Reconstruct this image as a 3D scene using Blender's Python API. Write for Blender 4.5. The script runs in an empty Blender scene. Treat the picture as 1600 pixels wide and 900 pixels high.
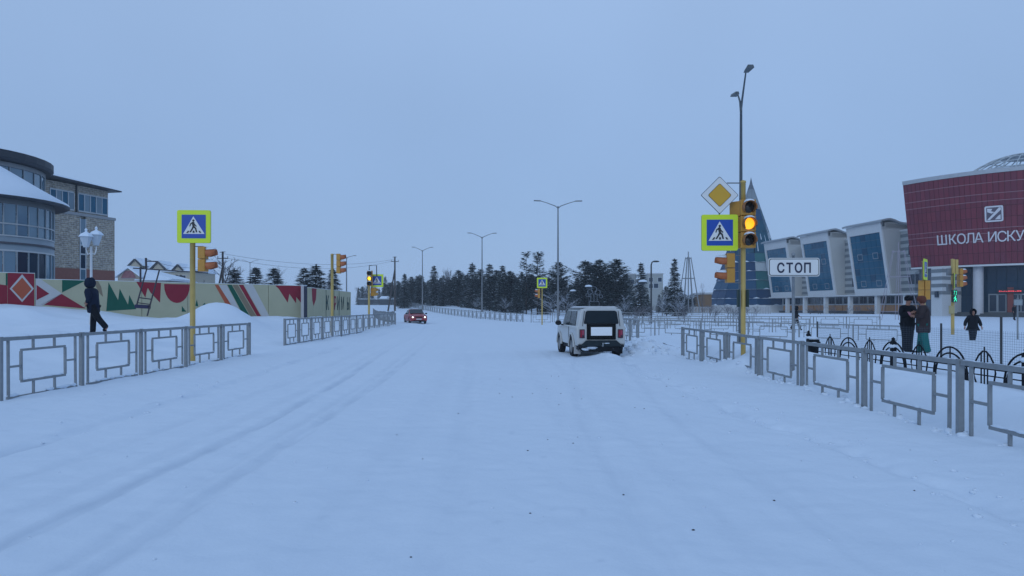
import bpy, math, random
import numpy as np
from mathutils import Vector, Matrix, noise as mnoise
R = math.radians
random.seed(7)
SC = bpy.context.scene
COL = SC.collection

# ------------------------------------------------------------------ camera
F = 1150.0            # focal length in pixels of the 1600 px wide photograph
CAMZ = 1.6
cam_d = bpy.data.cameras.new("camera")
cam = bpy.data.objects.new("camera", cam_d)
COL.objects.link(cam)
cam.location = (0, 0, CAMZ)
cam.rotation_euler = (R(90), 0, 0)
cam_d.sensor_width = 36
cam_d.lens = 36 * F / 1600
cam_d.shift_y = 30 / 1600
cam_d.clip_start = 0.1
cam_d.clip_end = 4000
SC.camera = cam

# ------------------------------------------------------------------ sky (overcast winter dusk)
SUN_EL, SUN_ROT = R(24), R(200)
world = bpy.data.worlds.new("World")
SC.world = world
world.use_nodes = True
wn, wl = world.node_tree.nodes, world.node_tree.links
wn.clear()
wout = wn.new("ShaderNodeOutputWorld")
bg = wn.new("ShaderNodeBackground")
bg.inputs["Strength"].default_value = 0.1
sky = wn.new("ShaderNodeTexSky")
sky.sky_type = 'NISHITA'
sky.sun_disc = False
sky.sun_elevation = SUN_EL
sky.sun_rotation = SUN_ROT
tc = wn.new("ShaderNodeTexCoord")
sep = wn.new("ShaderNodeSeparateXYZ")
ramp = wn.new("ShaderNodeValToRGB")          # the cloud deck: paler towards the horizon
ramp.color_ramp.elements[0].position = 0.0
ramp.color_ramp.elements[0].color = (0.256, 0.406, 0.684, 1)
ramp.color_ramp.elements[1].position = 0.42
ramp.color_ramp.elements[1].color = (0.328, 0.479, 0.748, 1)
e = ramp.color_ramp.elements.new(0.12)
e.color = (0.264, 0.415, 0.692, 1)
nz = wn.new("ShaderNodeTexNoise")
nz.inputs["Scale"].default_value = 1.6
nz.inputs["Detail"].default_value = 3
nmap = wn.new("ShaderNodeMapRange")
nmap.inputs[1].default_value = 0.3
nmap.inputs[2].default_value = 0.7
nmap.inputs[3].default_value = 9.2
nmap.inputs[4].default_value = 10.6
vm = wn.new("ShaderNodeVectorMath")
vm.operation = 'SCALE'
mixw = wn.new("ShaderNodeMix")
mixw.data_type = 'RGBA'
mixw.inputs[0].default_value = 0.90
wl.new(tc.outputs["Generated"], sep.inputs[0])
wl.new(sep.outputs["Z"], ramp.inputs[0])
wl.new(tc.outputs["Generated"], nz.inputs["Vector"])
wl.new(nz.outputs["Fac"], nmap.inputs[0])
wl.new(ramp.outputs[0], vm.inputs[0])
wl.new(nmap.outputs[0], vm.inputs["Scale"])
wl.new(sky.outputs[0], mixw.inputs[6])
wl.new(vm.outputs[0], mixw.inputs[7])
wl.new(mixw.outputs[2], bg.inputs["Color"])
wl.new(bg.outputs[0], wout.inputs[0])

sun_d = bpy.data.lights.new("sun", 'SUN')
sun_d.energy = 0.5
sun_d.angle = R(25)
sun_d.color = (0.72, 0.86, 1.0)      # what the blue cloud deck lets through
sun = bpy.data.objects.new("sun", sun_d)
COL.objects.link(sun)
# direction the light comes from
sdir = Vector((math.sin(SUN_ROT) * math.cos(SUN_EL), math.cos(SUN_ROT) * math.cos(SUN_EL), math.sin(SUN_EL)))
sun.rotation_euler = sdir.to_track_quat('Z', 'Y').to_euler()

SC.view_settings.view_transform = 'Standard'
SC.view_settings.look = 'None'
SC.view_settings.exposure = 0.04
SC.view_settings.gamma = 1.0
SC.cycles.max_bounces = 5
SC.cycles.diffuse_bounces = 3
SC.cycles.volume_bounces = 1

# ------------------------------------------------------------------ helpers
def W(px, py, d):
    """world point seen at photo pixel (px,py) at distance d along y"""
    return Vector(((px - 800) / F * d, d, CAMZ + (480 - py) / F * d))

_MATS = {}
def mat(name, col, rough=0.6, metal=0.0, var=0.12, scale=3.0, bump=0.0, bscale=20.0, emit=None, es=1.0, spec=0.5, col2=None, coat=0.0):
    if name in _MATS:
        return _MATS[name]
    m = bpy.data.materials.new(name)
    _MATS[name] = m
    m.use_nodes = True
    n, l = m.node_tree.nodes, m.node_tree.links
    b = n["Principled BSDF"]
    b.inputs["Roughness"].default_value = rough
    b.inputs["Metallic"].default_value = metal
    b.inputs["Specular IOR Level"].default_value = spec if (rough < 0.6 or spec != 0.5) else 0.15
    b.inputs["Coat Weight"].default_value = coat
    t = n.new("ShaderNodeTexCoord")
    no = n.new("ShaderNodeTexNoise")
    no.inputs["Scale"].default_value = scale
    no.inputs["Detail"].default_value = 5
    l.new(t.outputs["Object"], no.inputs["Vector"])
    mx = n.new("ShaderNodeMix")
    mx.data_type = 'RGBA'
    c2 = col2 if col2 else tuple(min(1, c * (1 + var)) for c in col)
    mx.inputs[6].default_value = tuple(c * (1 - var) for c in col) + (1,)
    mx.inputs[7].default_value = c2 + (1,)
    l.new(no.outputs["Fac"], mx.inputs[0])
    l.new(mx.outputs[2], b.inputs["Base Color"])
    if bump:
        n2 = n.new("ShaderNodeTexNoise")
        n2.inputs["Scale"].default_value = bscale
        n2.inputs["Detail"].default_value = 6
        l.new(t.outputs["Object"], n2.inputs["Vector"])
        bp = n.new("ShaderNodeBump")
        bp.inputs["Strength"].default_value = 1.0
        bp.inputs["Distance"].default_value = bump
        l.new(n2.outputs["Fac"], bp.inputs["Height"])
        l.new(bp.outputs[0], b.inputs["Normal"])
    if emit:
        b.inputs["Emission Color"].default_value = emit + (1,)
        b.inputs["Emission Strength"].default_value = es
    return m

def snow_mat(name, packed=False):
    if name in _MATS:
        return _MATS[name]
    m = bpy.data.materials.new(name)
    _MATS[name] = m
    m.use_nodes = True
    n, l = m.node_tree.nodes, m.node_tree.links
    b = n["Principled BSDF"]
    b.inputs["Roughness"].default_value = 0.75
    b.inputs["Specular IOR Level"].default_value = 0.25
    t = n.new("ShaderNodeTexCoord")
    big = n.new("ShaderNodeTexNoise"); big.inputs["Scale"].default_value = 0.35; big.inputs["Detail"].default_value = 4
    l.new(t.outputs["Object"], big.inputs["Vector"])
    mx = n.new("ShaderNodeMix"); mx.data_type = 'RGBA'
    mx.inputs[6].default_value = (0.68, 0.765, 0.86, 1)
    mx.inputs[7].default_value = (0.74, 0.815, 0.90, 1)
    l.new(big.outputs["Fac"], mx.inputs[0])
    last = mx.outputs[2]
    # bump
    mp = n.new("ShaderNodeMapping")
    l.new(t.outputs["Object"], mp.inputs[0])
    n1 = n.new("ShaderNodeTexNoise"); n1.inputs["Scale"].default_value = 2.2; n1.inputs["Detail"].default_value = 8; n1.inputs["Roughness"].default_value = 0.62
    l.new(mp.outputs[0], n1.inputs["Vector"])
    bp = n.new("ShaderNodeBump"); bp.inputs["Strength"].default_value = 1.0
    bp.inputs["Distance"].default_value = 0.022
    l.new(n1.outputs["Fac"], bp.inputs["Height"])
    l.new(bp.outputs[0], b.inputs["Normal"])
    if packed:
        at = n.new("ShaderNodeAttribute"); at.attribute_name = "packed"
        m2 = n.new("ShaderNodeMix"); m2.data_type = 'RGBA'
        m2.inputs[7].default_value = (0.55, 0.63, 0.73, 1)
        l.new(last, m2.inputs[6])
        # dirt broken up along the ruts
        mp2 = n.new("ShaderNodeMapping"); mp2.inputs["Scale"].default_value = (6, 0.7, 1)
        l.new(t.outputs["Object"], mp2.inputs[0])
        n3 = n.new("ShaderNodeTexNoise"); n3.inputs["Scale"].default_value = 1.0; n3.inputs["Detail"].default_value = 6
        l.new(mp2.outputs[0], n3.inputs["Vector"])
        r3 = n.new("ShaderNodeMapRange"); r3.inputs[1].default_value = 0.32; r3.inputs[2].default_value = 0.62
        l.new(n3.outputs["Fac"], r3.inputs[0])
        mu = n.new("ShaderNodeMath"); mu.operation = 'MULTIPLY'
        l.new(at.outputs["Fac"], mu.inputs[0]); l.new(r3.outputs[0], mu.inputs[1])
        l.new(mu.outputs[0], m2.inputs[0])
        last = m2.outputs[2]
    l.new(last, b.inputs["Base Color"])
    return m

SNOW = snow_mat("snow")
SNOWG = snow_mat("snow_ground_cover", True)
STEEL = mat("galvanised_steel", (0.24, 0.26, 0.275), 0.55, 0.25, 0.25, 9, 0.002, 60)
DSTEEL = mat("dark_steel", (0.035, 0.04, 0.045), 0.5, 0.3)
BLACKIRON = mat("black_iron", (0.006, 0.009, 0.014), 0.7, 0.0)
LSTEEL = mat("lamp_steel", (0.20, 0.21, 0.22), 0.5, 0.4)
YEL = mat("yellow_pole_paint", (0.50, 0.35, 0.10), 0.5, 0, 0.15, 6)
ORA = mat("orange_housing", (0.50, 0.24, 0.03), 0.5, 0, 0.15, 8)
VISR = mat("visor_orange_red", (0.42, 0.12, 0.035), 0.5)
SIGNYG = mat("fluorescent_yellow_green", (0.64, 0.80, 0.02), 0.45, 0, 0.03)
SIGNBLUE = mat("sign_blue", (0.003, 0.062, 0.36), 0.4, 0, 0.05)
SIGNWHITE = mat("sign_white", (0.72, 0.72, 0.70), 0.4, 0, 0.05)
SIGNBLACK = mat("sign_black", (0.010, 0.011, 0.014), 0.5)
SIGNYEL = mat("sign_yellow", (0.62, 0.34, 0.02), 0.4, 0, 0.04)
LENSOFF = mat("lens_dark", (0.02, 0.02, 0.022), 0.25)
LENSAMB = mat("lens_amber_lit", (0.9, 0.4, 0.02), 0.3, emit=(1.0, 0.36, 0.015), es=1.6)
LENSAMB2 = mat("lens_yellow_lit", (0.9, 0.6, 0.05), 0.3, emit=(1.0, 0.62, 0.04), es=1.5)
LENSGRN = mat("green_led_lit", (0.05, 0.7, 0.4), 0.3, emit=(0.05, 0.85, 0.45), es=1.0)
LEDRED = mat("red_led_lit", (0.6, 0.05, 0.05), 0.3, emit=(1.0, 0.06, 0.08), es=0.7)
WHITEP = mat("white_paint", (0.70, 0.70, 0.70), 0.5, 0, 0.06)
GLASS = mat("blue_window_glass", (0.004, 0.095, 0.17), 0.15, 0.0, 0.3, 0.25, spec=0.3)
GLASSP = mat("pale_window_glass", (0.10, 0.18, 0.24), 0.07, 0.0, 0.45, 0.35, spec=1.0)
GLASSD = mat("dark_window_glass", (0.008, 0.022, 0.045), 0.1, 0.0, 0.3, 0.5, spec=0.5)

class MB:
    def __init__(s, org=(0, 0, 0), xf=None):
        s.v, s.f, s.m = [], [], []
        s.o = Vector(org)
        s.xf = xf
        s.mi = 0
    def add(s, vs, fs):
        b = len(s.v)
        for p in vs:
            p = Vector(p)
            if s.xf:
                p = Vector(s.xf(p))
            s.v.append(tuple(p - s.o))
        for f in fs:
            s.f.append([b + i for i in f])
            s.m.append(s.mi)
    BF = [(0, 3, 2, 1), (4, 5, 6, 7), (0, 1, 5, 4), (1, 2, 6, 5), (2, 3, 7, 6), (3, 0, 4, 7)]
    def box(s, x0, x1, y0, y1, z0, z1):
        s.add([(x0, y0, z0), (x1, y0, z0), (x1, y1, z0), (x0, y1, z0), (x0, y0, z1), (x1, y0, z1), (x1, y1, z1), (x0, y1, z1)], s.BF)
        return s
    def hexa(s, pts):
        s.add(pts, s.BF)
        return s
    def beam(s, a, b, w, h=None):
        h = h or w
        a, b = Vector(a), Vector(b)
        d = (b - a).normalized()
        up = Vector((0, 0, 1)) if abs(d.z) < 0.95 else Vector((0, 1, 0))
        x = d.cross(up).normalized()
        u = x.cross(d).normalized()
        x, u = x * w / 2, u * h / 2
        s.add([a - x - u, a + x - u, b + x - u, b - x - u, a - x + u, a + x + u, b + x + u, b - x + u], s.BF)
        return s
    def tube(s, pts, r, n=6, caps=True):
        pts = [Vector(p) for p in pts]
        rs = r if isinstance(r, (list, tuple)) else [r] * len(pts)
        vs, fs = [], []
        ref = None
        for i, p in enumerate(pts):
            d = (pts[min(i + 1, len(pts) - 1)] - pts[max(i - 1, 0)])
            d = d.normalized() if d.length > 1e-9 else Vector((0, 0, 1))
            if ref is None:
                ref = Vector((0, 0, 1)) if abs(d.z) < 0.9 else Vector((1, 0, 0))
            x = d.cross(ref)
            if x.length < 1e-4:
                x = d.cross(Vector((0.3, 1, 0.2)))
            x.normalize()
            y = x.cross(d).normalized()
            for k in range(n):
                a = 2 * math.pi * k / n
                vs.append(p + (x * math.cos(a) + y * math.sin(a)) * rs[i])
        for i in range(len(pts) - 1):
            for k in range(n):
                k2 = (k + 1) % n
                fs.append((i * n + k, i * n + k2, (i + 1) * n + k2, (i + 1) * n + k))
        if caps:
            fs.append(tuple(range(n)))
            fs.append(tuple((len(pts) - 1) * n + k for k in reversed(range(n))))
        s.add(vs, fs)
        return s
    def lathe(s, c, prof, n=16, a0=0, a1=2 * math.pi):
        full = abs(a1 - a0 - 2 * math.pi) < 1e-6
        m = n if full else n + 1
        vs, fs = [], []
        for (r, z) in prof:
            for k in range(m):
                a = a0 + (a1 - a0) * k / n
                vs.append((c[0] + r * math.cos(a), c[1] + r * math.sin(a), c[2] + z))
        for i in range(len(prof) - 1):
            for k in range(n):
                k2 = (k + 1) % m
                fs.append((i * m + k, i * m + k2, (i + 1) * m + k2, (i + 1) * m + k))
        s.add(vs, fs)
        return s
    def plate(s, poly, y0, y1):
        """polygon in x,z extruded along y"""
        n = len(poly)
        vs = [(p[0], y0, p[1]) for p in poly] + [(p[0], y1, p[1]) for p in poly]
        fs = [tuple(range(n)), tuple(reversed(range(n, 2 * n)))]
        fs += [(i, i + n, (i + 1) % n + n, (i + 1) % n) for i in range(n)]
        s.add(vs, fs)
        return s
    def blob(s, c, r, n=8, m=5, jit=0.15, seed=0):
        rr = random.Random(seed)
        r = (r, r, r) if isinstance(r, (int, float)) else r
        vs, fs = [], []
        for i in range(m + 1):
            th = math.pi * i / m
            for k in range(n):
                a = 2 * math.pi * k / n
                j = 1 + rr.uniform(-jit, jit)
                vs.append((c[0] + r[0] * math.sin(th) * math.cos(a) * j, c[1] + r[1] * math.sin(th) * math.sin(a) * j, c[2] + r[2] * math.cos(th) * j))
        for i in range(m):
            for k in range(n):
                k2 = (k + 1) % n
                fs.append((i * n + k, (i + 1) * n + k, (i + 1) * n + k2, i * n + k2))
        s.add(vs, fs)
        return s
    def mesh(s, name, mats, smooth=False):
        me = bpy.data.meshes.new(name)
        me.from_pydata(s.v, [], s.f)
        mats = mats if isinstance(mats, (list, tuple)) else [mats]
        for m in mats:
            me.materials.append(m)
        if len(mats) > 1:
            me.polygons.foreach_set("material_index", s.m)
        if smooth:
            me.polygons.foreach_set("use_smooth", [True] * len(s.f))
        me.update()
        return me
    def build(s, name, mats, parent=None, smooth=False, loc=None, bevel=0):
        o = bpy.data.objects.new(name, s.mesh(name, mats, smooth))
        COL.objects.link(o)
        o.parent = parent
        if loc is not None:
            o.location = loc
        if bevel:
            b = o.modifiers.new("bevel", 'BEVEL')
            b.width = bevel
            b.segments = 2
            b.limit_method = 'ANGLE'
        return o

def inst(me, name, parent=None, loc=(0, 0, 0), rot=(0, 0, 0), scale=(1, 1, 1)):
    o = bpy.data.objects.new(name, me)
    COL.objects.link(o)
    o.parent = parent
    o.location = loc
    o.rotation_euler = rot
    o.scale = scale
    return o

def tag(o, label=None, cat=None, group=None, kind=None):
    if label: o["label"] = label
    if cat: o["category"] = cat
    if group: o["group"] = group
    if kind: o["kind"] = kind
    return o

def thing(name, label, cat, loc=(0, 0, 0), rz=0, group=None, scale=1):
    o = bpy.data.objects.new(name, None)
    o.empty_display_size = 0.3
    COL.objects.link(o)
    o.location = loc
    o.rotation_euler = (0, 0, rz)
    if scale != 1:
        o.scale = (scale,) * 3
    return tag(o, label, cat, group)

def copy_tree(o, parent=None):
    c = o.copy()
    COL.objects.link(c)
    c.parent = parent
    for ch in o.children:
        copy_tree(ch, c)
    return c

# ------------------------------------------------------------------ terrain
def sst(a, b, x):
    t = np.clip((x - a) / (b - a), 0, 1)
    return t * t * (3 - 2 * t)

_rng = np.random.RandomState(3)
_lat = _rng.rand(256, 256)
def vnoise(x, y):
    xi, yi = np.floor(x).astype(int), np.floor(y).astype(int)
    fx, fy = x - xi, y - yi
    fx, fy = fx * fx * (3 - 2 * fx), fy * fy * (3 - 2 * fy)
    a = _lat[xi & 255, yi & 255]; b = _lat[(xi + 1) & 255, yi & 255]
    c = _lat[xi & 255, (yi + 1) & 255]; d = _lat[(xi + 1) & 255, (yi + 1) & 255]
    return (a * (1 - fx) + b * fx) * (1 - fy) + (c * (1 - fx) + d * fx) * fy

LEFTL = ([-10, 29, 63, 115, 130, 190, 260], [-8.4, -9.0, -9.6, -21.7, -27, -47, -75])
RIGHTL = ([-10, 26, 40, 80, 126, 190, 260], [5.6, 5.4, 5.1, 1.3, -13, -29, -55])
def xl(y): return np.interp(y, *LEFTL)
def xr(y): return np.interp(y, *RIGHTL)

TRACKS = [  # (ys, xs, half width, depth, strength)
    ([3, 10, 16, 26, 45, 75], [-3.35, -3.38, -3.69, -4.5, -5.6, -8.5], 0.07, 0.024, 1.15),
    ([3, 7.5, 13, 20, 45, 75], [-3.9, -3.72, -3.9, -4.3, -6.0, -9.5], 0.10, 0.009, 0.4),
    ([3, 5, 8, 16, 30, 60], [-2.5, -2.5, -2.62, -2.82, -3.6, -5.4], 0.075, 0.016, 0.85),
    ([3, 5, 8, 16, 30, 60], [-2.80, -2.76, -2.86, -3.05, -3.9, -5.8], 0.07, 0.009, 0.45),
    ([3, 11, 20, 40, 75], [-5.5, -5.67, -6.2, -7.2, -10.2], 0.13, 0.015, 0.3),
    ([3, 10, 30, 60], [0.9, 0.8, 0.3, -2.5], 0.16, 0.008, 0.18),
    ([3, 10, 30, 60], [2.6, 2.5, 1.9, -1.0], 0.16, 0.008, 0.15),
    ([3, 10, 30, 60], [-1.3, -1.3, -1.9, -4.3], 0.2, 0.006, 0.2),
    ([3, 8, 20, 45], [-4.55, -4.5, -4.95, -6.6], 0.13, 0.010, 0.35),
    ([3, 8, 20, 45], [-0.4, -0.55, -1.1, -3.0], 0.12, 0.008, 0.25),
    ([3, 8, 20, 45], [1.7, 1.5, 1.3, 0.9], 0.12, 0.008, 0.22),
    ([10, 16, 22, 26], [1.0, 1.35, 1.95, 2.3], 0.10, 0.014, 0.4),
    ([10, 16, 22, 26], [2.3, 2.75, 3.3, 3.65], 0.10, 0.012, 0.35),
]
RIGHTEDGE = ([3, 5.6, 6.5, 8.8, 10.8, 16.7, 23], [3.95, 3.88, 3.93, 3.8, 3.5, 3.27, 3.4])
LEFTEDGE = ([3, 10, 15, 20, 30, 60], [-5.5, -5.6, -5.9, -6.2, -6.9, -8.4])

def height(x, y, fine=True):
    x = np.asarray(x, float); y = np.asarray(y, float)
    h = sst(86, 196, y) * np.where(x < 30, 2.2, 0) + sst(60, 105, y) * 0.5 * sst(18, 40, x)
    # blend the far rise on the right
    h = sst(86, 196, y) * 2.2 * (1 - sst(0, 45, x)) + sst(60, 105, y) * 0.5 * sst(0, 45, x)
    # raised ground on the left behind the railing
    dl = xl(y) - x
    left = 0.14 * sst(0.1, 1.2, dl) + 0.62 * sst(1.4, 5.2, dl) * (1 - 0.6 * sst(50, 75, y))
    left *= (1 - 0.85 * sst(22.6, 24.2, y) * (1 - sst(28.6, 30.4, y)) * (1 - sst(4, 7, dl)))
    h = h + left
    # deep snow against the painted wall
    wx = np.interp(y, [30, 36.6, 48.1, 64.4, 80], [-29, -23.7, -13.6, -14.1, -18])
    dw = x - wx
    h += (0.18 + 0.75 * sst(-19, -25, x)) * sst(9, 1.0, dw) * sst(-6, -1, dw) * sst(27, 33, y) * (1 - sst(58, 66, y))
    h += 1.0 * np.exp(-(((x + 14.9) / 1.55) ** 2 + ((y - 37.3) / 1.6) ** 2) ** 1.0)
    h += 0.30 * np.exp(-(((x + 22.2) / 1.1) ** 2 + ((y - 33.5) / 1.0) ** 2))
    h += 0.20 * np.exp(-(((x + 17.6) / 1.6) ** 2 + ((y - 31.5) / 1.0) ** 2))
    # right bank between the railing and the path
    dr = x - xr(y)
    m = sst(-6, 0, y) * (1 - sst(22.5, 26, y))
    bank = 0.42 * sst(0.15, 1.3, dr) * (1 - 0.55 * sst(1.6, 3.2, dr)) * (1 - 0.75 * sst(6.5, 9.5, dr))
    h += bank * m
    h += 0.40 * np.exp(-(((x - 6.0) / 0.7) ** 2 + ((y - 18.4) / 1.2) ** 2))
    h += 0.30 * np.exp(-(((x - 6.0) / 0.35) ** 2 + ((y - 20.9) / 0.5) ** 2)) + 0.25 * np.exp(-(((x - 6.1) / 0.3) ** 2 + ((y - 22.8) / 0.45) ** 2))
    h -= 0.16 * sst(14, 20, x) * sst(20, 30, y) * (1 - sst(50, 62, y))
    # ploughed banks in the far plaza
    h += 0.38 * sst(83, 88, y + 0.03 * x) * (1 - sst(91, 97, y)) * sst(6, 14, x) * (1 - sst(46, 52, x)) * (0.75 + 0.5 * vnoise(x * 0.12, y * 0.1))
    # a snowy verge behind the far right-hand railing
    h += 0.55 * sst(0.2, 1.5, dr) * (1 - sst(6, 12, dr)) * sst(80, 86, y)
    # heaps near the parked car
    for (cx, cy, r, a) in ((4.35, 23.6, 0.5, 0.24), (4.9, 25.6, 0.9, 0.34), (5.0, 28.2, 0.7, 0.42), (4.1, 25.2, 0.5, 0.15), (3.3, 22.7, 0.5, 0.10), (4.8, 22.6, 0.6, 0.12), (2.9, 23.15, 0.45, 0.12)):
        h += a * np.exp(-(((x - cx) / r) ** 2 + ((y - cy) / (r * 1.2)) ** 2)) * (0.7 + 0.6 * vnoise(x * 5, y * 5))
    if fine:
        near = 1 - sst(60, 120, y)
        inroad = sst(0, 0.8, x - xl(y)) * sst(0, 0.8, xr(y) - x)
        off = 1 - inroad
        tr = sst(9.5, 11, x) * (1 - sst(24, 30, x)) * sst(19, 23, y) * (1 - sst(50, 60, y)) + sst(0.3, 1, dl) * (1 - sst(8, 11, dl)) * sst(20, 23, y) * (1 - sst(29, 33, y))
        h += tr * 0.10 * (vnoise(x * 2.4, y * 2.0) - 0.5)
        h += off * near * (0.16 * (vnoise(x * 0.45, y * 0.35 + 9) - 0.5) + 0.07 * (vnoise(x * 1.7, y * 1.5) - 0.5))
        h += near * (0.022 * (vnoise(x * 3.1, y * 2.3) - 0.5) + 0.016 * (vnoise(x * 7.3, y * 5.9) - 0.5))
        h += inroad * near * 0.05 * (vnoise(x * 0.5 + 40, y * 0.18) - 0.5)
        # ploughed edge lines
        e = x - np.interp(y, *RIGHTEDGE)
        k = np.exp(-(e / 0.16) ** 2)
        h += near * k * (-0.055 + 0.10 * (vnoise(x * 6, y * 4) - 0.4)) * (1 - sst(22, 26, y))
        h += near * 0.02 * sst(0.0, 1.0, e) * (0.6 + 0.8 * vnoise(x * 1.3, y * 0.9)) * (1 - sst(24, 28, y))
        e = np.interp(y, *LEFTEDGE) - x
        h += near * np.exp(-(e / 0.14) ** 2) * (-0.02 + 0.06 * (vnoise(x * 7 + 5, y * 3) - 0.45))
        h += near * 0.08 * sst(0.0, 1.2, e) * (0.6 + 0.8 * vnoise(x * 1.3 + 77, y * 0.9))
        for ys, xs, w, dep, st in TRACKS:
            t = (x - np.interp(y, ys, xs)) / w
            fd = 1 - 0.75 * sst(18, 34, y)
            h -= fd * near * dep * np.exp(-t ** 4) * (0.35 + 0.9 * vnoise(x * 2, y * 0.8 + w * 100) + 0.45 * vnoise(x * 11, y * 7))
            h += fd * near * dep * 0.35 * np.exp(-((np.abs(t) - 1.7) / 0.5) ** 2)
    return h

def hz(x, y):
    return float(height(np.array([x]), np.array([y]))[0])

def make_ground():
    ys = [-14.0]
    while ys[-1] < 640:
        y = ys[-1]
        ys.append(y + (0.5 if y < 2.0 else max(0.035, 0.0052 * y) if y < 130 else 0.02 * y))
    ys = np.array(ys)
    xp = [0.0]
    while xp[-1] < 520:
        x = xp[-1]
        xp.append(x + (0.055 if x < 7 else 0.055 + (x - 7) * 0.03 if x < 30 else x * 0.04))
    xp = np.array(xp)
    xs = np.concatenate([-xp[:0:-1], xp])
    X, Y = np.meshgrid(xs, ys)
    Z = height(X, Y)
    P = np.zeros_like(X)
    for yy, xx, w, dep, st in TRACKS:
        t = (X - np.interp(Y, yy, xx)) / (w * 1.25)
        P = np.maximum(P, st * 0.75 * np.exp(-t ** 4) * (1 - 0.7 * sst(18, 34, Y)))
    for E_, a in ((RIGHTEDGE, 0.7), (LEFTEDGE, 0.7)):
        t = (X - np.interp(Y, *E_)) / 0.15
        P = np.maximum(P, a * np.exp(-t ** 2) * np.clip(vnoise(X * 2.5, Y * 1.4) * 2.2 - 0.8, 0, 1))
    spk = np.clip(vnoise(X * 9 + 3, Y * 5) - 0.93, 0, 1) * 9
    P = np.maximum(P, np.clip(spk, 0, 0.5) * ((X > xl(Y)) & (X < xr(Y))))
    nr, nc = X.shape
    idx = np.arange(nr * nc).reshape(nr, nc)
    cxm = (X[:-1, :-1] + X[1:, 1:]) / 2
    cym = (Y[:-1, :-1] + Y[1:, 1:]) / 2
    isroad = (cxm > xl(cym) + 0.7) & (cxm < xr(cym) - 0.7) & (cym < 225)
    quads = np.stack([idx[:-1, :-1], idx[:-1, 1:], idx[1:, 1:], idx[1:, :-1]], -1)
    co = np.stack([X, Y, Z], -1).reshape(-1, 3)
    P = P.reshape(-1)
    for name, mask, label in (("road", isroad, "snow-covered carriageway with faint wheel ruts"), ("snow_ground", ~isroad, "deep snow over the verges, the side paths and the square")):
        q = quads[mask]
        used, inv = np.unique(q.reshape(-1), return_inverse=True)
        me = bpy.data.meshes.new(name)
        me.vertices.add(len(used))
        me.vertices.foreach_set("co", co[used].astype(np.float32).reshape(-1))
        me.loops.add(len(inv))
        me.loops.foreach_set("vertex_index", inv.astype(np.int32))
        me.polygons.add(len(q))
        me.polygons.foreach_set("loop_start", (np.arange(len(q)) * 4).astype(np.int32))
        me.polygons.foreach_set("loop_total", np.full(len(q), 4, np.int32))
        me.polygons.foreach_set("use_smooth", np.ones(len(q), bool))
        at = me.attributes.new("packed", 'FLOAT', 'POINT')
        at.data.foreach_set("value", P[used].astype(np.float32))
        me.update(calc_edges=True)
        me.validate()
        me.materials.append(SNOWG)
        o = bpy.data.objects.new(name, me)
        COL.objects.link(o)
        tag(o, label, None, None, "structure")
make_ground()

# ------------------------------------------------------------------ railings
def panel_meshes(L, H, key):
    a, b = 0.09 * L, 0.91 * L
    f = MB()
    f.beam((0.05, 0, H - 0.03), (L - 0.05, 0, H - 0.03), 0.05, 0.06)
    f.beam((a, 0, 0.1), (a, 0, H - 0.061), 0.036)
    f.beam((b, 0, 0.1), (b, 0, H - 0.061), 0.036)
    f.beam((a - 0.03, 0, 0.08), (b + 0.03, 0, 0.08), 0.045, 0.04)
    r0, r1, z0, z1 = 0.23 * L, 0.77 * L, 0.30 * H, 0.79 * H
    g = MB()
    g.beam((r0, 0, z0), (r1, 0, z0), 0.035, 0.04)
    g.beam((r0, 0, z1), (r1, 0, z1), 0.035, 0.04)
    g.beam((r0, 0, z0 + 0.021), (r0, 0, z1 - 0.021), 0.035, 0.04)
    g.beam((r1, 0, z0 + 0.021), (r1, 0, z1 - 0.021), 0.035, 0.04)
    st = []
    for x in (0.37 * L, 0.63 * L):
        st.append(((x, 0, z1 + 0.021), (x, 0, H - 0.061)))
        st.append(((x, 0, 0.1), (x, 0, z0 - 0.021)))
    zm = (z0 + z1) / 2
    st.append(((a + 0.023, 0, zm), (r0 - 0.021, 0, zm)))
    st.append(((r1 + 0.021, 0, zm), (b - 0.023, 0, zm)))
    return f, g, st

POST = MB().box(-0.035, 0.035, -0.035, 0.035, -0.35, 1.112).mesh("post", STEEL)
def lumps(seed, L, z, amp, x0=0.1, x1=0.9):
    """snow caught on a rail: an uneven ridge"""
    rr = random.Random(seed)
    s = MB()
    x = L * x0
    while x < L * x1:
        ln = rr.uniform(0.08, 0.45)
        if rr.random() < 0.72:
            n = max(3, int(ln / 0.05))
            pts, rs = [], []
            for i in range(n + 1):
                t = i / n
                pts.append((min(x + ln * t, L * x1), rr.uniform(-0.006, 0.006), z + amp * 0.4 + rr.uniform(-0.004, 0.006)))
                rs.append(max(0.004, amp * math.sin(math.pi * min(0.97, max(0.03, t))) ** 0.5 * rr.uniform(0.6, 1.1)))
            s.tube(pts, rs, 6)
        x += ln + rr.uniform(0.0, 0.12)
    return s

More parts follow.
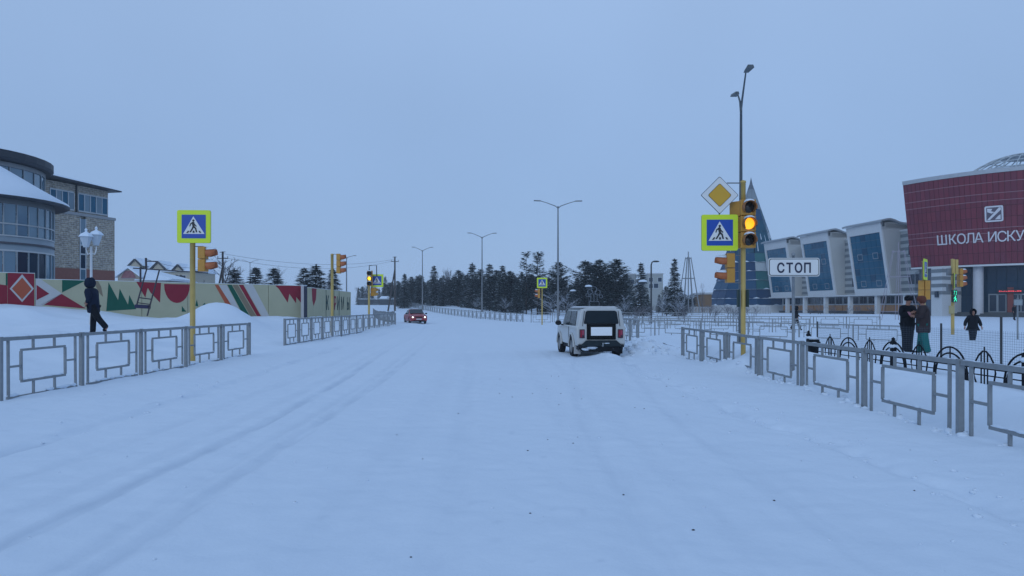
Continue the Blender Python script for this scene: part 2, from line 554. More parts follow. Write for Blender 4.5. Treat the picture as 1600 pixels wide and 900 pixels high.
_pcache = {}
def railing(pts, n, H, base, label, detail=2, group=None, name="pedestrian_railing", skip=()):
    """a run of framed steel panels between posts; pts is the polyline, n the panel count"""
    pts = [Vector((p[0], p[1])) for p in pts]
    seg = [(pts[i + 1] - pts[i]).length for i in range(len(pts) - 1)]
    tot = sum(seg)
    def at(s):
        s = max(0, min(tot - 1e-6, s))
        for i, l in enumerate(seg):
            if s <= l:
                return pts[i].lerp(pts[i + 1], s / l)
            s -= l
        return pts[-1]
    P = [at(tot * i / n) for i in range(n + 1)]
    B = [base(p.x, p.y) if callable(base) else base for p in P]
    T = thing(name, label, "railing", (P[0].x, P[0].y, B[0]), 0, group)
    L = round(tot / n, 2)
    key = (L, H)
    if key not in _pcache:
        f, g, st = panel_meshes(L, H, key)
        fm = f.mesh("panel_frame", STEEL)
        gm = g.mesh("inner_frame", STEEL)
        sm = []
        for a, b in st:
            m_ = MB(); m_.beam(a, b, 0.035, 0.035); sm.append(m_.mesh("stub", STEEL))
        allm = MB()
        for q in (f, g):
            allm.v += [] ; base_i = len(allm.v); allm.v += q.v; allm.f += [[i + base_i for i in ff] for ff in q.f]; allm.m += q.m
        for a, b in st:
            allm.beam(a, b, 0.035, 0.035)
        am = allm.mesh("railing_panel", STEEL)
        _pcache[key] = (fm, gm, sm, am)
    fm, gm, sm, am = _pcache[key]
    for i, (p, b) in enumerate(zip(P, B)):
        o = inst(POST, "post", T, (p.x - P[0].x, p.y - P[0].y, b - B[0] + (H - 1.1)))
        o.rotation_euler.z = math.atan2(*(P[min(i + 1, n)] - P[max(i - 1, 0)]).yx)
    for i in range(n):
        if i in skip:
            continue
        d = P[i + 1] - P[i]
        ang = math.atan2(d.y, d.x)
        pit = -math.atan2(B[i + 1] - B[i], d.length)
        loc = (P[i].x - P[0].x, P[i].y - P[0].y, B[i] - B[0])
        rot = (random.uniform(-0.008, 0.008), pit, ang)
        if detail == 2:
            o = inst(fm, "panel", T, loc, rot)
            inst(gm, "inner_frame", o)
            for s_ in sm:
                inst(s_, "stub", o)
            sb = lumps(i * 7 + int(P[0].y * 10), L, 0.10, 0.042, 0.08, 0.92)
            s2 = lumps(i * 7 + 3 + int(P[0].y * 10), L, 0.30 * H + 0.02, 0.022, 0.24, 0.76)
            b0 = len(sb.v); sb.v += s2.v; sb.f += [[k + b0 for k in f_] for f_ in s2.f]; sb.m += s2.m
            s3 = lumps(i * 7 + 5 + int(P[0].y * 10), L, H - 0.002, 0.010, 0.02, 0.98)
            b0 = len(sb.v); sb.v += s3.v; sb.f += [[k + b0 for k in f_] for f_ in s3.f]; sb.m += s3.m
            if sb.f:
                tag(sb.build("snow_crust", SNOW, o, True), kind="stuff")
        else:
            inst(am, "panel", T, loc, rot)
    return T

# near left: five panels from beside the camera to the crossing
railing([(-8.4, 2.55), (-8.4, 9.67)], 3, 1.1, 0.0, "grey steel railing beside the camera, outside the left edge", 2)
railing([(-8.4, 12.07), (-8.4, 23.55)], 5, 1.1, 0.0, "grey steel railing of five framed panels below the walking hooded person", 2)
railing([(-8.4, 9.67), (-8.4, 12.07)], 1, 1.1, 0.0, "single grey railing panel cut off by the left edge of the photo", 2) if False else None
railing([(-9.15, 29.6), (-9.25, 45.0), (-9.5, 60.0)], 15, 1.13, 0.0, "long grey steel railing left of the road running up to the red car", 2)
railing([(-9.9, 62.0), (-15.5, 86), (-21.7, 115)], 26, 1.1, lambda x, y: hz(x, y) - 0.05, "distant railing bending left behind the yellow-lit traffic light", 1)
# near right
railing([(5.6, 24.2), (5.6, 6.7)], 7, 1.07, -0.13, "grey steel railing on the right half sunk in snow, below the stop plate", 2)
railing([(5.6, 6.6), (5.6, 1.6)], 2, 1.07, -0.13, "grey steel railing at the right beside the camera", 2)
railing([(5.15, 30.0), (5.2, 32.4), (5.05, 39.6)], 4, 1.1, 0.0, "short grey railing just right of the parked white car", 2)
# side street railings
railing([(5.6, 42.2), (8.0, 42.0), (19.6, 36.2)], 6, 1.05, lambda x, y: -0.12 - 0.018 * max(0, x - 6), "side street railing with long low panels behind the stop plate pole", 1)
railing([(6.5, 53.5), (20.0, 49.5)], 6, 1.05, -0.22, "middle side street railing ending left of the stop plate", 1)
railing([(7.5, 63), (29, 58)], 9, 1.05, -0.18, "rear side street railing crossing the snow in front of the tree-shaped glass tower", 1)
railing([(2.0, 76.8), (14, 75.5), (24, 73)], 10, 1.1, -0.02, "railing behind the white car roof, right of the small crossing sign", 1)
railing([(1.2, 80.0), (-6.5, 105), (-13, 126), (-20, 152), (-29, 190), (-36, 210)], 60, 1.1, lambda x, y: hz(x, y) - 0.12, "long far railing curving left with the road in front of the pine belt", 1)

# ------------------------------------------------------------------ signs
def rsq(h, r=0.12, n=4):
    out = []
    for (cx, cy, a0) in ((h - r, h - r, 0), (-h + r, h - r, 90), (-h + r, -h + r, 180), (h - r, -h + r, 270)):
        for k in range(n + 1):
            a = R(a0 + 90 * k / n)
            out.append((cx + r * math.cos(a), cy + r * math.sin(a)))
    return out
def rrect(w, h, r, n=4):
    out = []
    for (cx, cy, a0) in ((w - r, h - r, 0), (-w + r, h - r, 90), (-w + r, -h + r, 180), (w - r, -h + r, 270)):
        for k in range(n + 1):
            a = R(a0 + 90 * k / n)
            out.append((cx + r * math.cos(a), cy + r * math.sin(a)))
    return out
MAN = [
    [(415, 637), (428, 630), (444, 636), (448, 660), (444, 692), (424, 694), (418, 668)],
    [(420, 636), (396, 652), (386, 686), (396, 689), (405, 664), (422, 652)],
    [(438, 645), (472, 684), (465, 691), (434, 665)],
    [(424, 685), (412, 715), (386, 757), (403, 758), (426, 722), (442, 694)],
    [(428, 694), (452, 716), (462, 757), (478, 757), (466, 706), (444, 682)],
    [(350, 765), (370, 740), (384, 740), (372, 765)], [(424, 763), (429, 738), (443, 738), (447, 763)], [(505, 763), (492, 740), (508, 740), (525, 763)],
]
def uv(p):
    return ((p[0] - 435) / 280, (688 - p[1]) / 280)
def crossing_sign(loc, rz, label, size=0.9):
    T = thing("crossing_sign", label, "sign", loc, rz, "pedestrian crossing signs")
    h = size / 2
    MB().plate(rsq(h, 0.05), -0.012, 0.012).build("backing_plate", SIGNYG, T)
    MB().plate(rsq(h * 1.005, 0.05), 0.013, 0.03).build("rear_tray", DSTEEL, T)
    q = size * 0.72
    MB().plate(rsq(q / 2, 0.01), -0.018, -0.0125).build("blue_field", SIGNBLUE, T)
    MB().plate([(u * q, v * q) for u, v in map(uv, [(432, 568), (314, 776), (562, 776)])][::-1], -0.024, -0.0185).build("white_triangle", SIGNWHITE, T)
    m = MB()
    for i, poly in enumerate(MAN):
        m.plate([(u * q, v * q) for u, v in map(uv, poly)], -0.028 - 0.0012 * i, -0.0245)
    m.plate([(uv((433, 617))[0] * q + 0.048 * q * math.cos(a), uv((433, 617))[1] * q + 0.048 * q * math.sin(a)) for a in [k * math.pi / 5 for k in range(10)]], -0.0285, -0.0245)
    m.build("walking_figure", SIGNBLACK, T)
    return T

def pole(name, loc, z0, z1, r, m, label, cat="pole", r2=None, group=None, cap=True):
    T = thing(name, label, cat, (loc[0], loc[1], z0), 0, group)
    MB().tube([(0, 0, 0), (0, 0, z1 - z0)], [r, r2 or r], 10).build("shaft", m, T, True)
    if cap:
        MB().lathe((0, 0, z1 - z0), [((r2 or r) + 0.012, -0.04), ((r2 or r) + 0.012, 0.0), (0.0, 0.03)], 10).build("cap", m, T, True)
    return T

def signal(loc, rz, n, lit, label, mh=None, mvis=None, w=0.36, sh=0.40, snow=True, lens=LENSAMB, group="traffic lights"):
    """a traffic light head of n sections facing local -y; loc is the middle"""
    mh = mh or ORA
    mvis = mvis or VISR
    T = thing("traffic_light", label, "traffic light", loc, rz, group)
    for i in range(n):
        zc = ((n - 1) / 2 - i) * sh
        s = MB().box(-w / 2, w / 2, -0.10, 0.10, zc - sh / 2 + 0.006, zc + sh / 2 - 0.006).build("housing", mh, T, bevel=0.02)
        r = min(w, sh) * 0.40
        m = MB()
        N = 12
        prof = []
        vs, fs = [], []
        for j, (yy, dz) in enumerate(((-0.10, 0), (-0.20, -0.005), (-0.36, -0.02))):
            for k in range(N + 1):
                ext = (1.0 if j < 2 else 0.72)
                a = R(90) + (k / N - 0.5) * R(290) * ext
                for rr_ in (r + 0.012, r):
                    vs.append((rr_ * math.cos(a), yy, zc + rr_ * math.sin(a) + dz))
        M = (N + 1) * 2
        for j in range(2):
            for k in range(N):
                a = j * M + k * 2
                fs.append((a, a + 2, a + M + 2, a + M))
                fs.append((a + 1, a + M + 1, a + M + 3, a + 3))
        for k in range(N):
            a = 2 * M + k * 2
            fs.append((a, a + 2, a + 3, a + 1))
        m.add(vs, fs)
        m.build("visor", mvis, s, True)
        l = MB()
        pr = [(0.0, 0.035), (r * 0.5, 0.028), (r * 0.97, 0.0)]
        l.lathe((0, 0, 0), pr, 20)
        lo = l.build("lens", lens if i == lit else LENSOFF, s, True)
        lo.rotation_euler = (R(90), 0, 0)
        lo.location = (0, -0.101, zc)
        if snow:
            sm = MB()
            vs, fs = [], []
            K = 8
            for j, yy in enumerate((-0.11, -0.2, -0.3, -0.34)):
                for k in range(K + 1):
                    a = R(90) + (k / K - 0.5) * R(100 - 12 * j)
                    t = 0.045 * math.cos((k / K - 0.5) * math.pi) ** 0.6 * (1 - 0.25 * j) + 0.003
                    vs.append(((r + 0.013 + t) * math.cos(a), yy, zc + (r + 0.013 + t) * math.sin(a) - 0.002 * j))
                    vs.append(((r + 0.013) * math.cos(a), yy, zc + (r + 0.013) * math.sin(a) - 0.006 * j))
            M = (K + 1) * 2
            for j in range(3):
                for k in range(K):
                    a = j * M + k * 2
                    fs.append((a, a + 2, a + M + 2, a + M))
            for j in (0, 3):
                for k in range(K):
                    a = j * M + k * 2
                    fs.append((a, a + 2, a + 3, a + 1) if j else (a, a + 1, a + 3, a + 2))
            sm.add(vs, fs)
            sm.build("snow_cap", SNOW, s, True)
    return T

# --- left crossing pole
gx = hz(-8.85, 20.3)
p = W(301, 378, 20.3)
pl = pole("signal_pole", (p.x, 20.3), 0.0, W(0, 372, 20.3).z, 0.072, YEL, "yellow signal pole behind the five-panel railing on the left", group="yellow signal poles")
m = MB(org=pl.location)
for yy in (385, 424):
    a = W(301, yy, 20.3); b = W(318, yy, 20.32)
    m.tube([a, b], 0.012, 6)
m.build("bracket", DSTEEL, pl)
c = W(303, 354, 20.2)
crossing_sign((c.x, 20.2, c.z), R(3), "yellow-green framed crossing sign on the left pole, above the side-on traffic light")
c = W(318.5, 405, 20.32)
signal((c.x - 0.02, 20.32, c.z), R(90), 2, -1, "orange two-section light on the left pole turned sideways, red snow-capped hoods pointing right", w=0.28, sh=0.35)

# --- left second pole (seen from the side)
p = W(519, 397, 39)
pl = pole("signal_pole", (p.x, 39), 0, p.z, 0.075, YEL, "yellow signal pole rising before the lettered wall panels", group="yellow signal poles")
m = MB(org=pl.location); m.tube([W(519, 397, 39), W(528, 397.5, 39)], 0.012, 6); m.tube([W(519, 426, 39), W(528, 426, 39)], 0.012, 6); m.build("bracket", DSTEEL, pl)
c = W(529.5, 412, 39)
signal(c, R(90), 3, -1, "three-section orange light side-on beside the lettered wall, hoods to the right", w=0.34, sh=0.35)

# --- pole with lit yellow
p = W(576.5, 447, 50)
pl = pole("signal_pole", (p.x, 50), 0, W(0, 424, 50).z, 0.07, YEL, "yellow signal pole of the distant yellow-lit light left of the red car", group="yellow signal poles")
m = MB(org=pl.location)
m.tube([W(577, 424, 50), W(577, 415, 50), W(588.5, 415, 50), W(588.5, 432, 50)], 0.035, 6)
m.build("bracket", DSTEEL, pl)
c = W(578, 435, 49.8)
signal((c.x, 49.8, c.z), 0, 3, 1, "distant traffic light left of the red car with its yellow lamp lit", lens=LENSAMB2, sh=0.35, w=0.36, mvis=LENSOFF)
c = W(589, 438.5, 50.1)
crossing_sign((c.x, 50.1, c.z), 0, "small crossing sign half behind the yellow-lit light", 0.86)
c = W(583.5, 456, 50.1)
signal((c.x, 50.1, c.z), R(150), 2, -1, "rear of a pedestrian light under the small crossing sign, dull orange", w=0.34, sh=0.29, mvis=ORA)

# --- far right side pole
p = W(847, 451, 66)
pl = pole("signal_pole", (p.x, 66), 0, p.z, 0.06, YEL, "slim yellow pole above the white car's left mirror", group="yellow signal poles")
c = W(847, 442, 65.9)
crossing_sign((c.x, 65.9, c.z), 0, "crossing sign on the slim yellow pole left of the white car", 0.92)
c = W(841.5, 458.5, 66)
signal((c.x + 0.03, 66, c.z), R(-90), 2, -1, "orange two-section light under the distant crossing sign, hoods to the left", w=0.3, sh=0.42)

# --- main right pole
D = 18.5
p = W(1161.3, 283, D)
PX = p.x
pl = pole("signal_pole", (p.x, D), 0.1, p.z, 0.06, YEL, "thick yellow signal pole on the right carrying the priority sign and the amber light", group="yellow signal poles")
m = MB(org=pl.location)
m.tube([W(1158, 286, D), W(1136, 286, D - 0.05)], 0.016, 6)
m.tube([W(1158, 345, D), W(1150, 345, D - 0.05)], 0.016, 6)
m.tube([W(1150, 399, D), W(1158, 399, D)], 0.014, 6)
m.tube([W(1148, 442, D), W(1158, 442, D)], 0.014, 6)
m.tube([W(1124, 331, D - 0.02), W(1124, 340, D - 0.02)], 0.02, 6)
m.build("bracket", LSTEEL, pl)
for px, nm in ((1153.6, "left"), (1167.8, "right")):
    c = W(px, 466, D - 0.02)
    MB(org=pl.location).box(c.x - 0.028, c.x + 0.028, c.y - 0.06, c.y + 0.06, c.z - 0.22, c.z + 0.22).build("call_box", mat("dark_green_box", (0.008, 0.03, 0.025), 0.5), pl, bevel=0.01)
c = W(1124.5, 305, D - 0.1)
T = thing("priority_sign", "white and yellow diamond priority road sign on the right pole", "sign", c, 0)
h = 0.335
def dia(s, r):
    return [(x * math.cos(R(45)) - y * math.sin(R(45)), x * math.sin(R(45)) + y * math.cos(R(45))) for x, y in rsq(s, r)]
MB().plate(dia(h, 0.03), 0, 0.014).build("border", mat("sign_dark_border", (0.04, 0.05, 0.06), 0.5), T)
MB().plate(dia(h - 0.012, 0.028), -0.005, -0.0005).build("white_face", SIGNWHITE, T)
MB().plate(dia(h * 0.635, 0.045), -0.010, -0.0055).build("black_edge", SIGNBLACK, T)
MB().plate(dia(h * 0.605, 0.042), -0.015, -0.0105).build("yellow_face", SIGNYEL, T)
c = W(1124.5, 363.5, D - 0.12)
crossing_sign(c, R(-2), "large crossing sign under the diamond priority sign")
c = W(1168, 350, D - 0.12)
signal(c, R(-4), 3, 1, "big three-section traffic light on the right pole with its amber lamp lit", w=0.37, sh=0.405, mvis=mat("visor_brown", (0.30, 0.12, 0.04), 0.5))
c = W(1151, 352, D + 0.12)
signal((c.x, c.y, c.z), R(180 - 50), 3, -1, "rear of the orange light head tucked behind the large crossing sign", w=0.30, sh=0.40)
c = W(1140.5, 419, D)
signal(c, R(-90), 2, -1, "orange pedestrian light below the large crossing sign, pink snow-topped hoods to the left", w=0.24, sh=0.375)

# --- stop plate
D = 16.0
pl = pole("sign_pole", (W(1239.5, 0, D).x, D), 0.1, W(0, 396, D).z, 0.031, STEEL, "plain grey pole holding the stop line plate", "pole")
c = W(1240.5, 417.5, D - 0.06)
T = thing("stop_plate", "white plate reading СТОП with black rounded border", "sign", c, R(-2))
w_, h_ = 0.555, 0.205
MB().plate(rrect(w_, h_, 0.055), 0, 0.02).build("plate", mat("plate_grey_edge", (0.35, 0.37, 0.38), 0.5), T)
MB().plate(rrect(w_ - 0.008, h_ - 0.008, 0.05), -0.004, -0.0005).build("white_rim", SIGNWHITE, T)
MB().plate(rrect(w_ - 0.022, h_ - 0.022, 0.045), -0.007, -0.0045).build("black_line", SIGNBLACK, T)
MB().plate(rrect(w_ - 0.036, h_ - 0.036, 0.038), -0.010, -0.0075).build("white_face", SIGNWHITE, T)
def letter(ch, size, depth, mtl, parent, name="letter", xscale=1.0, thin=0.0):
    cu = bpy.data.curves.new("t", 'FONT')
    cu.body = ch
    cu.size = size
    cu.extrude = depth
    cu.align_x = 'CENTER'
    cu.offset = thin
    to = bpy.data.objects.new("t", cu)
    COL.objects.link(to)
    dg = bpy.context.evaluated_depsgraph_get()
    me = bpy.data.meshes.new_from_object(to.evaluated_get(dg))
    bpy.data.objects.remove(to)
    bpy.data.curves.remove(cu)
    me.name = name
    me.materials.clear()
    me.materials.append(mtl)
    # stand it up: x right, z up, faces -y
    for v in me.vertices:
        x, y, z = v.co
        v.co = (x * xscale, -z, y)
    o = bpy.data.objects.new(name, me)
    COL.objects.link(o)
    o.parent = parent
    return o
for i, ch in enumerate("СТОП"):
    o = letter(ch, 0.285, 0.003, mat("sign_letter_navy", (0.012, 0.018, 0.05), 0.5), T, xscale=0.82, thin=0.007)
    o.location = (-0.285 + 0.19 * i, -0.013, -0.115)

# --- crossing group at the right
D = 45.0
pl = pole("signal_pole", (W(1488.5, 0, D).x, D), -0.1, W(0, 405, D).z, 0.10, YEL, "yellow signal pole right of the two talking people", group="yellow signal poles")
for px in (1489, 1494):
    c = W(px, 417, D - 0.1)
    MB(org=pl.location).box(c.x - 0.085, c.x + 0.085, c.y - 0.1, c.y + 0.1, c.z - 0.45, c.z + 0.45).build("cable_box", YEL, pl, bevel=0.02)
for py in (425, 450):
    c = W(1483, py, D)
    MB(org=pl.location).box(c.x - 0.13, c.x + 0.13, c.y - 0.1, c.y + 0.1, c.z - 0.22, c.z + 0.22).build("relay_box", LSTEEL, pl, bevel=0.02)
c = W(1487, 484, D - 0.1)
MB(org=pl.location).box(c.x - 0.14, c.x + 0.14, c.y - 0.08, c.y + 0.08, c.z - 0.25, c.z + 0.25).build("call_box", mat("pale_yellow_box", (0.4, 0.33, 0.15), 0.5), pl, bevel=0.02)
c = W(1491.5, 438.5, D - 0.3)
crossing_sign(c, R(58), "narrow-looking crossing sign turned edgeways above the green walking light", 0.9)
c = W(1500, 434, D)
signal(c, R(90), 3, -1, "orange three-section light with snowy hoods to the right before the dark glass entrance", w=0.36, sh=0.375)
c = W(1491.5, 462, D - 0.32)
T = thing("pedestrian_light", "pedestrian light showing a green countdown and a green walking figure", "traffic light", c, R(10))
MB().box(-0.15, 0.15, -0.06, 0.10, 0.0, 0.36).build("countdown_housing", LENSOFF, T, bevel=0.02)
MB().box(-0.15, 0.15, -0.06, 0.10, -0.40, -0.01).build("figure_housing", LENSOFF, T, bevel=0.02)
for i, ch in enumerate("72"):
    o = letter(ch, 0.34, 0.004, LENSGRN, T, "digit", 0.5)
    o.location = (-0.07 + 0.13 * i, -0.068, 0.06)
m = MB()
for poly in MAN[:5]:
    m.plate([(u * 0.62 + 0.0, v * 0.62 - 0.20) for u, v in map(uv, poly)], -0.075, -0.062)
m.plate([(0.036 * math.cos(a), -0.20 + 0.17 + 0.036 * math.sin(a)) for a in [k * math.pi / 4 for k in range(8)]], -0.075, -0.062)
m.build("green_figure", LENSGRN, T)

D = 32.0
c = W(1443.5, 0, D)
pl = pole("signal_pole", (c.x, D), -0.1, W(0, 408, D).z, 0.07, YEL, "yellow signal pole hidden behind the two talking people", group="yellow signal poles")
c = W(1446, 421, D - 0.15)
crossing_sign(c, R(52), "crossing sign turned half away above two yellow light backs, over the talking people", 0.9)
for px in (1439.3, 1448):
    c = W(px, 453, D - 0.05)
    T2 = thing("traffic_light", "%s of the two plain yellow light backs above the talking people" % ("left" if px < 1444 else "right"), "traffic light", c, R(180 if px > 1440 else 150), "traffic lights")
    for k in range(2):
        MB().box(-0.115, 0.115, -0.09, 0.09, -0.42 + 0.42 * k, -0.01 + 0.42 * k).build("housing", ORA, T2, bevel=0.02)
    m = MB()
    for k in range(2):
        m.tube([(0, -0.09, -0.2 + 0.42 * k), (0, -0.3, -0.2 + 0.42 * k)], 0.09, 10, False)
    m.build("visor", VISR, T2, True)

D = 40
c = W(1590, 0, D)
pl = pole("sign_pole", (c.x, D), -0.2, W(0, 466, D).z, 0.045, STEEL, "short grey pole of the small plate near the right edge")
c = W(1591, 472.5, D - 0.06)
T = thing("small_plate", "small grey information plate on a short pole near the right edge", "sign", c, R(5))
MB().box(-0.25, 0.25, 0, 0.02, -0.16, 0.16).build("plate", STEEL, T)
MB().box(-0.23, 0.23, -0.006, -0.001, -0.14, 0.14).build("face", mat("worn_plate", (0.28, 0.32, 0.33), 0.5, 0, 0.5, 14), T)

# ------------------------------------------------------------------ street lamps
def arm_lamp(x, y, H, arm, rz, label, n=2, rise=0.55, z0=None, group="tall grey street lamps"):
    z0 = hz(x, y) - 0.3 if z0 is None else z0
    T = thing("street_lamp", label, "street lamp", (x, y, z0), rz, group)
    h = H - z0
    MB().tube([(0, 0, 0), (0, 0, h * 0.3), (0, 0, h)], [0.13, 0.11, 0.06], 10).build("pole", LSTEEL, T, True)
    MB().lathe((0, 0, 0), [(0.2, 0), (0.2, 0.5), (0.14, 0.55)], 10).build("base_sleeve", LSTEEL, T, True)
    for s in ((-1, 1) if n == 2 else (1,)):
        a = MB()
        a.tube([(0, 0, h - 0.25), (s * arm * 0.12, 0, h), (s * arm * 0.5, 0, h + rise * 0.6), (s * arm * 0.82, 0, h + rise)], [0.055, 0.05, 0.04, 0.035], 8)
        ao = a.build("arm", LSTEEL, T, True)
        hd = MB()
        x0, x1, zz = s * arm * 0.80, s * arm * 1.12, h + rise
        hd.hexa([(x0, -0.09, zz - 0.05), (x1, -0.14, zz - 0.02), (x1, 0.14, zz - 0.02), (x0, 0.09, zz - 0.05), (x0, -0.06, zz + 0.06), (x1, -0.10, zz + 0.08), (x1, 0.10, zz + 0.08), (x0, 0.06, zz + 0.06)])
        hd.build("lamp_head", LSTEEL, T)
    return T
arm_lamp(5.0, 80, W(0, 322, 80).z, 2.35, R(3), "double-armed grey street lamp above the white car, tallest of the row in the middle")
arm_lamp(-4.6, 113, W(0, 370, 113).z, 2.0, R(5), "double-armed street lamp in the middle of the far railing, second from the white car")
arm_lamp(-16.8, 138, W(0, 391, 138).z, 1.8, R(8), "double-armed street lamp above the red car")
arm_lamp(-63, 177, W(0, 410, 177).z, 1.75, R(5), "faint double-armed lamp far off above the striped part of the wall", z0=0.5)
arm_lamp(W(541.5, 0, 120).x, 120, W(0, 402, 120).z, 1.4, 0, "single-armed lamp standing behind the lettered wall", n=1, rise=0.25, z0=0.5)
# tall lamp behind the main right pole
D = 35
px_ = W(1157.3, 0, D).x
T = thing("street_lamp", "very tall slim street lamp rising behind the right signal pole", "street lamp", (px_, D, -0.2), 0, "tall grey street lamps")
zt = W(0, 158, D).z + 0.2
MB().tube([(0, 0, 0), (0, 0, 3.6), (0.02, 0, zt)], [0.115, 0.095, 0.055], 10).build("pole", mat("lamp_steel_dark", (0.10, 0.12, 0.135), 0.5, 0.4), T, True)
for sgn, (qx, qy, qd) in ((1, (1165.5, 112, 33.2)), (-1, (1152, 145, 37.0))):
    q = W(qx, qy, qd) - Vector((px_, D, -0.2))
    MB().tube([(0.01, 0, zt - 0.5), (0.02, -0.15 * sgn, zt), tuple(q * 1.0)], [0.055, 0.05, 0.035], 8).build("arm", _MATS["lamp_steel_dark"], T, True)
    h_ = MB()
    dy = -0.65 * sgn
    h_.hexa([(q.x - 0.11, q.y, q.z - 0.05), (q.x + 0.11, q.y, q.z - 0.05), (q.x + 0.17, q.y + dy, q.z - 0.02), (q.x - 0.17, q.y + dy, q.z - 0.02),
             (q.x - 0.07, q.y, q.z + 0.07), (q.x + 0.07, q.y, q.z + 0.07), (q.x + 0.12, q.y + dy, q.z + 0.11), (q.x - 0.12, q.y + dy, q.z + 0.11)])
    h_.build("lamp_head", _MATS["lamp_steel_dark"], T)
# curved single lamp
D = 70
c = W(1017.5, 409, D)
T = thing("park_lamp", "single bent-arm lamp between the grey block of flats and the pines", "street lamp", (c.x, D, 0), 0)
MB().tube([(0, 0, 0), (0, 0, c.z - 0.3), (0.08, 0, c.z - 0.05), (0.25, 0, c.z + 0.02)], [0.09, 0.07, 0.06, 0.05], 8).build("pole", DSTEEL, T, True)
MB().blob((0.45, 0, c.z + 0.03), (0.34, 0.16, 0.09), 10, 6, 0.0).build("lamp_head", DSTEEL, T, True)
# mushroom lamps with snow
for (px, py, D, lab) in ((919.5, 448, 86, "mushroom park lamp with snow cap just above the white car roof"),
                         (1004.5, 440.5, 72, "mushroom park lamp with snow cap beside the bent-arm lamp"),
                         (895.5, 455, 98, "small mushroom park lamp with snow cap left of the frosted light figure"),
                         (995, 446, 95, "faint mushroom park lamp before the grey block of flats")):
    c = W(px, py, D)
    T = thing("park_lamp", lab, "park lamp", (c.x, D, hz(c.x, D) - 0.1), 0, "mushroom park lamps")
    hh = c.z - T.location.z
    MB().tube([(0, 0, 0), (0, 0, hh - 0.15)], [0.05, 0.04], 8).build("pole", DSTEEL, T, True)
    MB().lathe((0, 0, hh), [(0.05, -0.3), (0.12, -0.22), (0.30, -0.1), (0.42, 0.0), (0.2, 0.06)], 12).build("lamp_head", DSTEEL, T, True)
    MB().lathe((0, 0, hh), [(0.43, 0.0), (0.40, 0.12), (0.22, 0.2), (0.0, 0.23)], 12).build("snow_cap", SNOW, T, True)

# white twin lantern on the left
D = 28
c = W(142.5, 385, D)
gz = hz(c.x, D)
T = thing("lantern_post", "white ornamental post with two snow-topped lanterns beside the brick building", "street lamp", (c.x, D, gz - 0.1), R(20))
hh = c.z - T.location.z
LW = mat("frosted_lantern", (0.48, 0.53, 0.58), 0.35, 0, 0.1)
MB().tube([(0, 0, 0), (0, 0, 0.8), (0, 0, hh)], [0.075, 0.05, 0.04], 8).build("pole", WHITEP, T, True)
for s in (-1, 1):
    MB().tube([(0, 0, hh - 0.25), (s * 0.12, 0, hh - 0.3), (s * 0.17, 0, hh - 0.12), (s * 0.15, 0.1 * s, hh)], 0.022, 6).build("scroll_arm", WHITEP, T, True)
    l = MB().lathe((s * 0.15, 0.12 * s, hh + 0.05 * s), [(0.09, 0.0), (0.20, 0.36), (0.21, 0.40)], 6).build("lantern", LW, T)
    MB().lathe((s * 0.15, 0.12 * s, hh + 0.05 * s), [(0.27, 0.40), (0.17, 0.52), (0.05, 0.58), (0.03, 0.63), (0.06, 0.66), (0.0, 0.74)], 6).build("lantern_roof", SNOW, l)

# ------------------------------------------------------------------ painted wall on the left
A2, B2, C2 = Vector((-23.7, 36.6)), Vector((-13.6, 48.1)), Vector((-14.1, 64.4))
ZT = 3.0
def wallhit(px, py, P, Q):
    """where the view ray of a photo pixel meets the vertical wall plane through P,Q: (s along wall, z)"""
    k = (px - 800) / F
    d = Q - P
    t = (k * P.y - P.x) / (d.x - k * d.y)
    y = P.y + t * d.y
    return t * d.length, CAMZ + (480 - py) / F * y
CREAM = mat("cream_wall_paint", (0.45, 0.43, 0.29), 0.7, 0, 0.10, 1.2, 0.003, 15)
MRED = mat("mural_red", (0.26, 0.022, 0.040), 0.7, 0, 0.15, 2)
MORA = mat("mural_orange", (0.42, 0.10, 0.05), 0.7, 0, 0.12, 2)
MGRN = mat("mural_green", (0.012, 0.10, 0.065), 0.7, 0, 0.15, 2)
MWHT = mat("mural_white", (0.52, 0.51, 0.50), 0.7, 0, 0.08, 2)
MTAN = mat("mural_tan", (0.24, 0.19, 0.13), 0.7, 0, 0.12, 2)
MDGR = mat("mural_dark_green", (0.015, 0.05, 0.045), 0.7)
def mk_wall(P, Q, n, label, zt, t0=0.0, t1=1.0):
    d = (Q - P); L = d.length; u = d / L
    nrm = Vector((u.y, -u.x))   # towards the road
    T = thing("painted_wall", label, "wall", (P.x, P.y, 0), math.atan2(u.y, u.x))
    s0, s1 = t0 * L, t1 * L
    for i in range(n):
        a = s0 + (s1 - s0) * i / n + 0.015
        b = s0 + (s1 - s0) * (i + 1) / n - 0.015
        z = zt(i) if callable(zt) else zt
        MB().box(a, b, 0, 0.16, -0.3, z).build("concrete_panel", CREAM, T, bevel=0.006)
        if True:
            MB().hexa([(a, 0.02, z), (b, 0.02, z), (b, 0.16, z), (a, 0.16, z), (a, 0.03, z + 0.02), (b, 0.03, z + 0.02), (b, 0.13, z + 0.02), (a, 0.13, z + 0.02)]).build("snow_cap", SNOW, T)
    return T
def paint(T, P, Q, poly, mtl, lvl, name="painted_shape", zmax=None):
    pts = [wallhit(x, y, P, Q) for x, y in poly]
    if zmax is not None:
        pts = [(s, min(z, zmax)) for s, z in pts]
    m = MB()
    m.plate(pts, -0.004 * lvl - 0.002, -0.004 * lvl + 0.0015)
    return m.build(name, mtl, T)
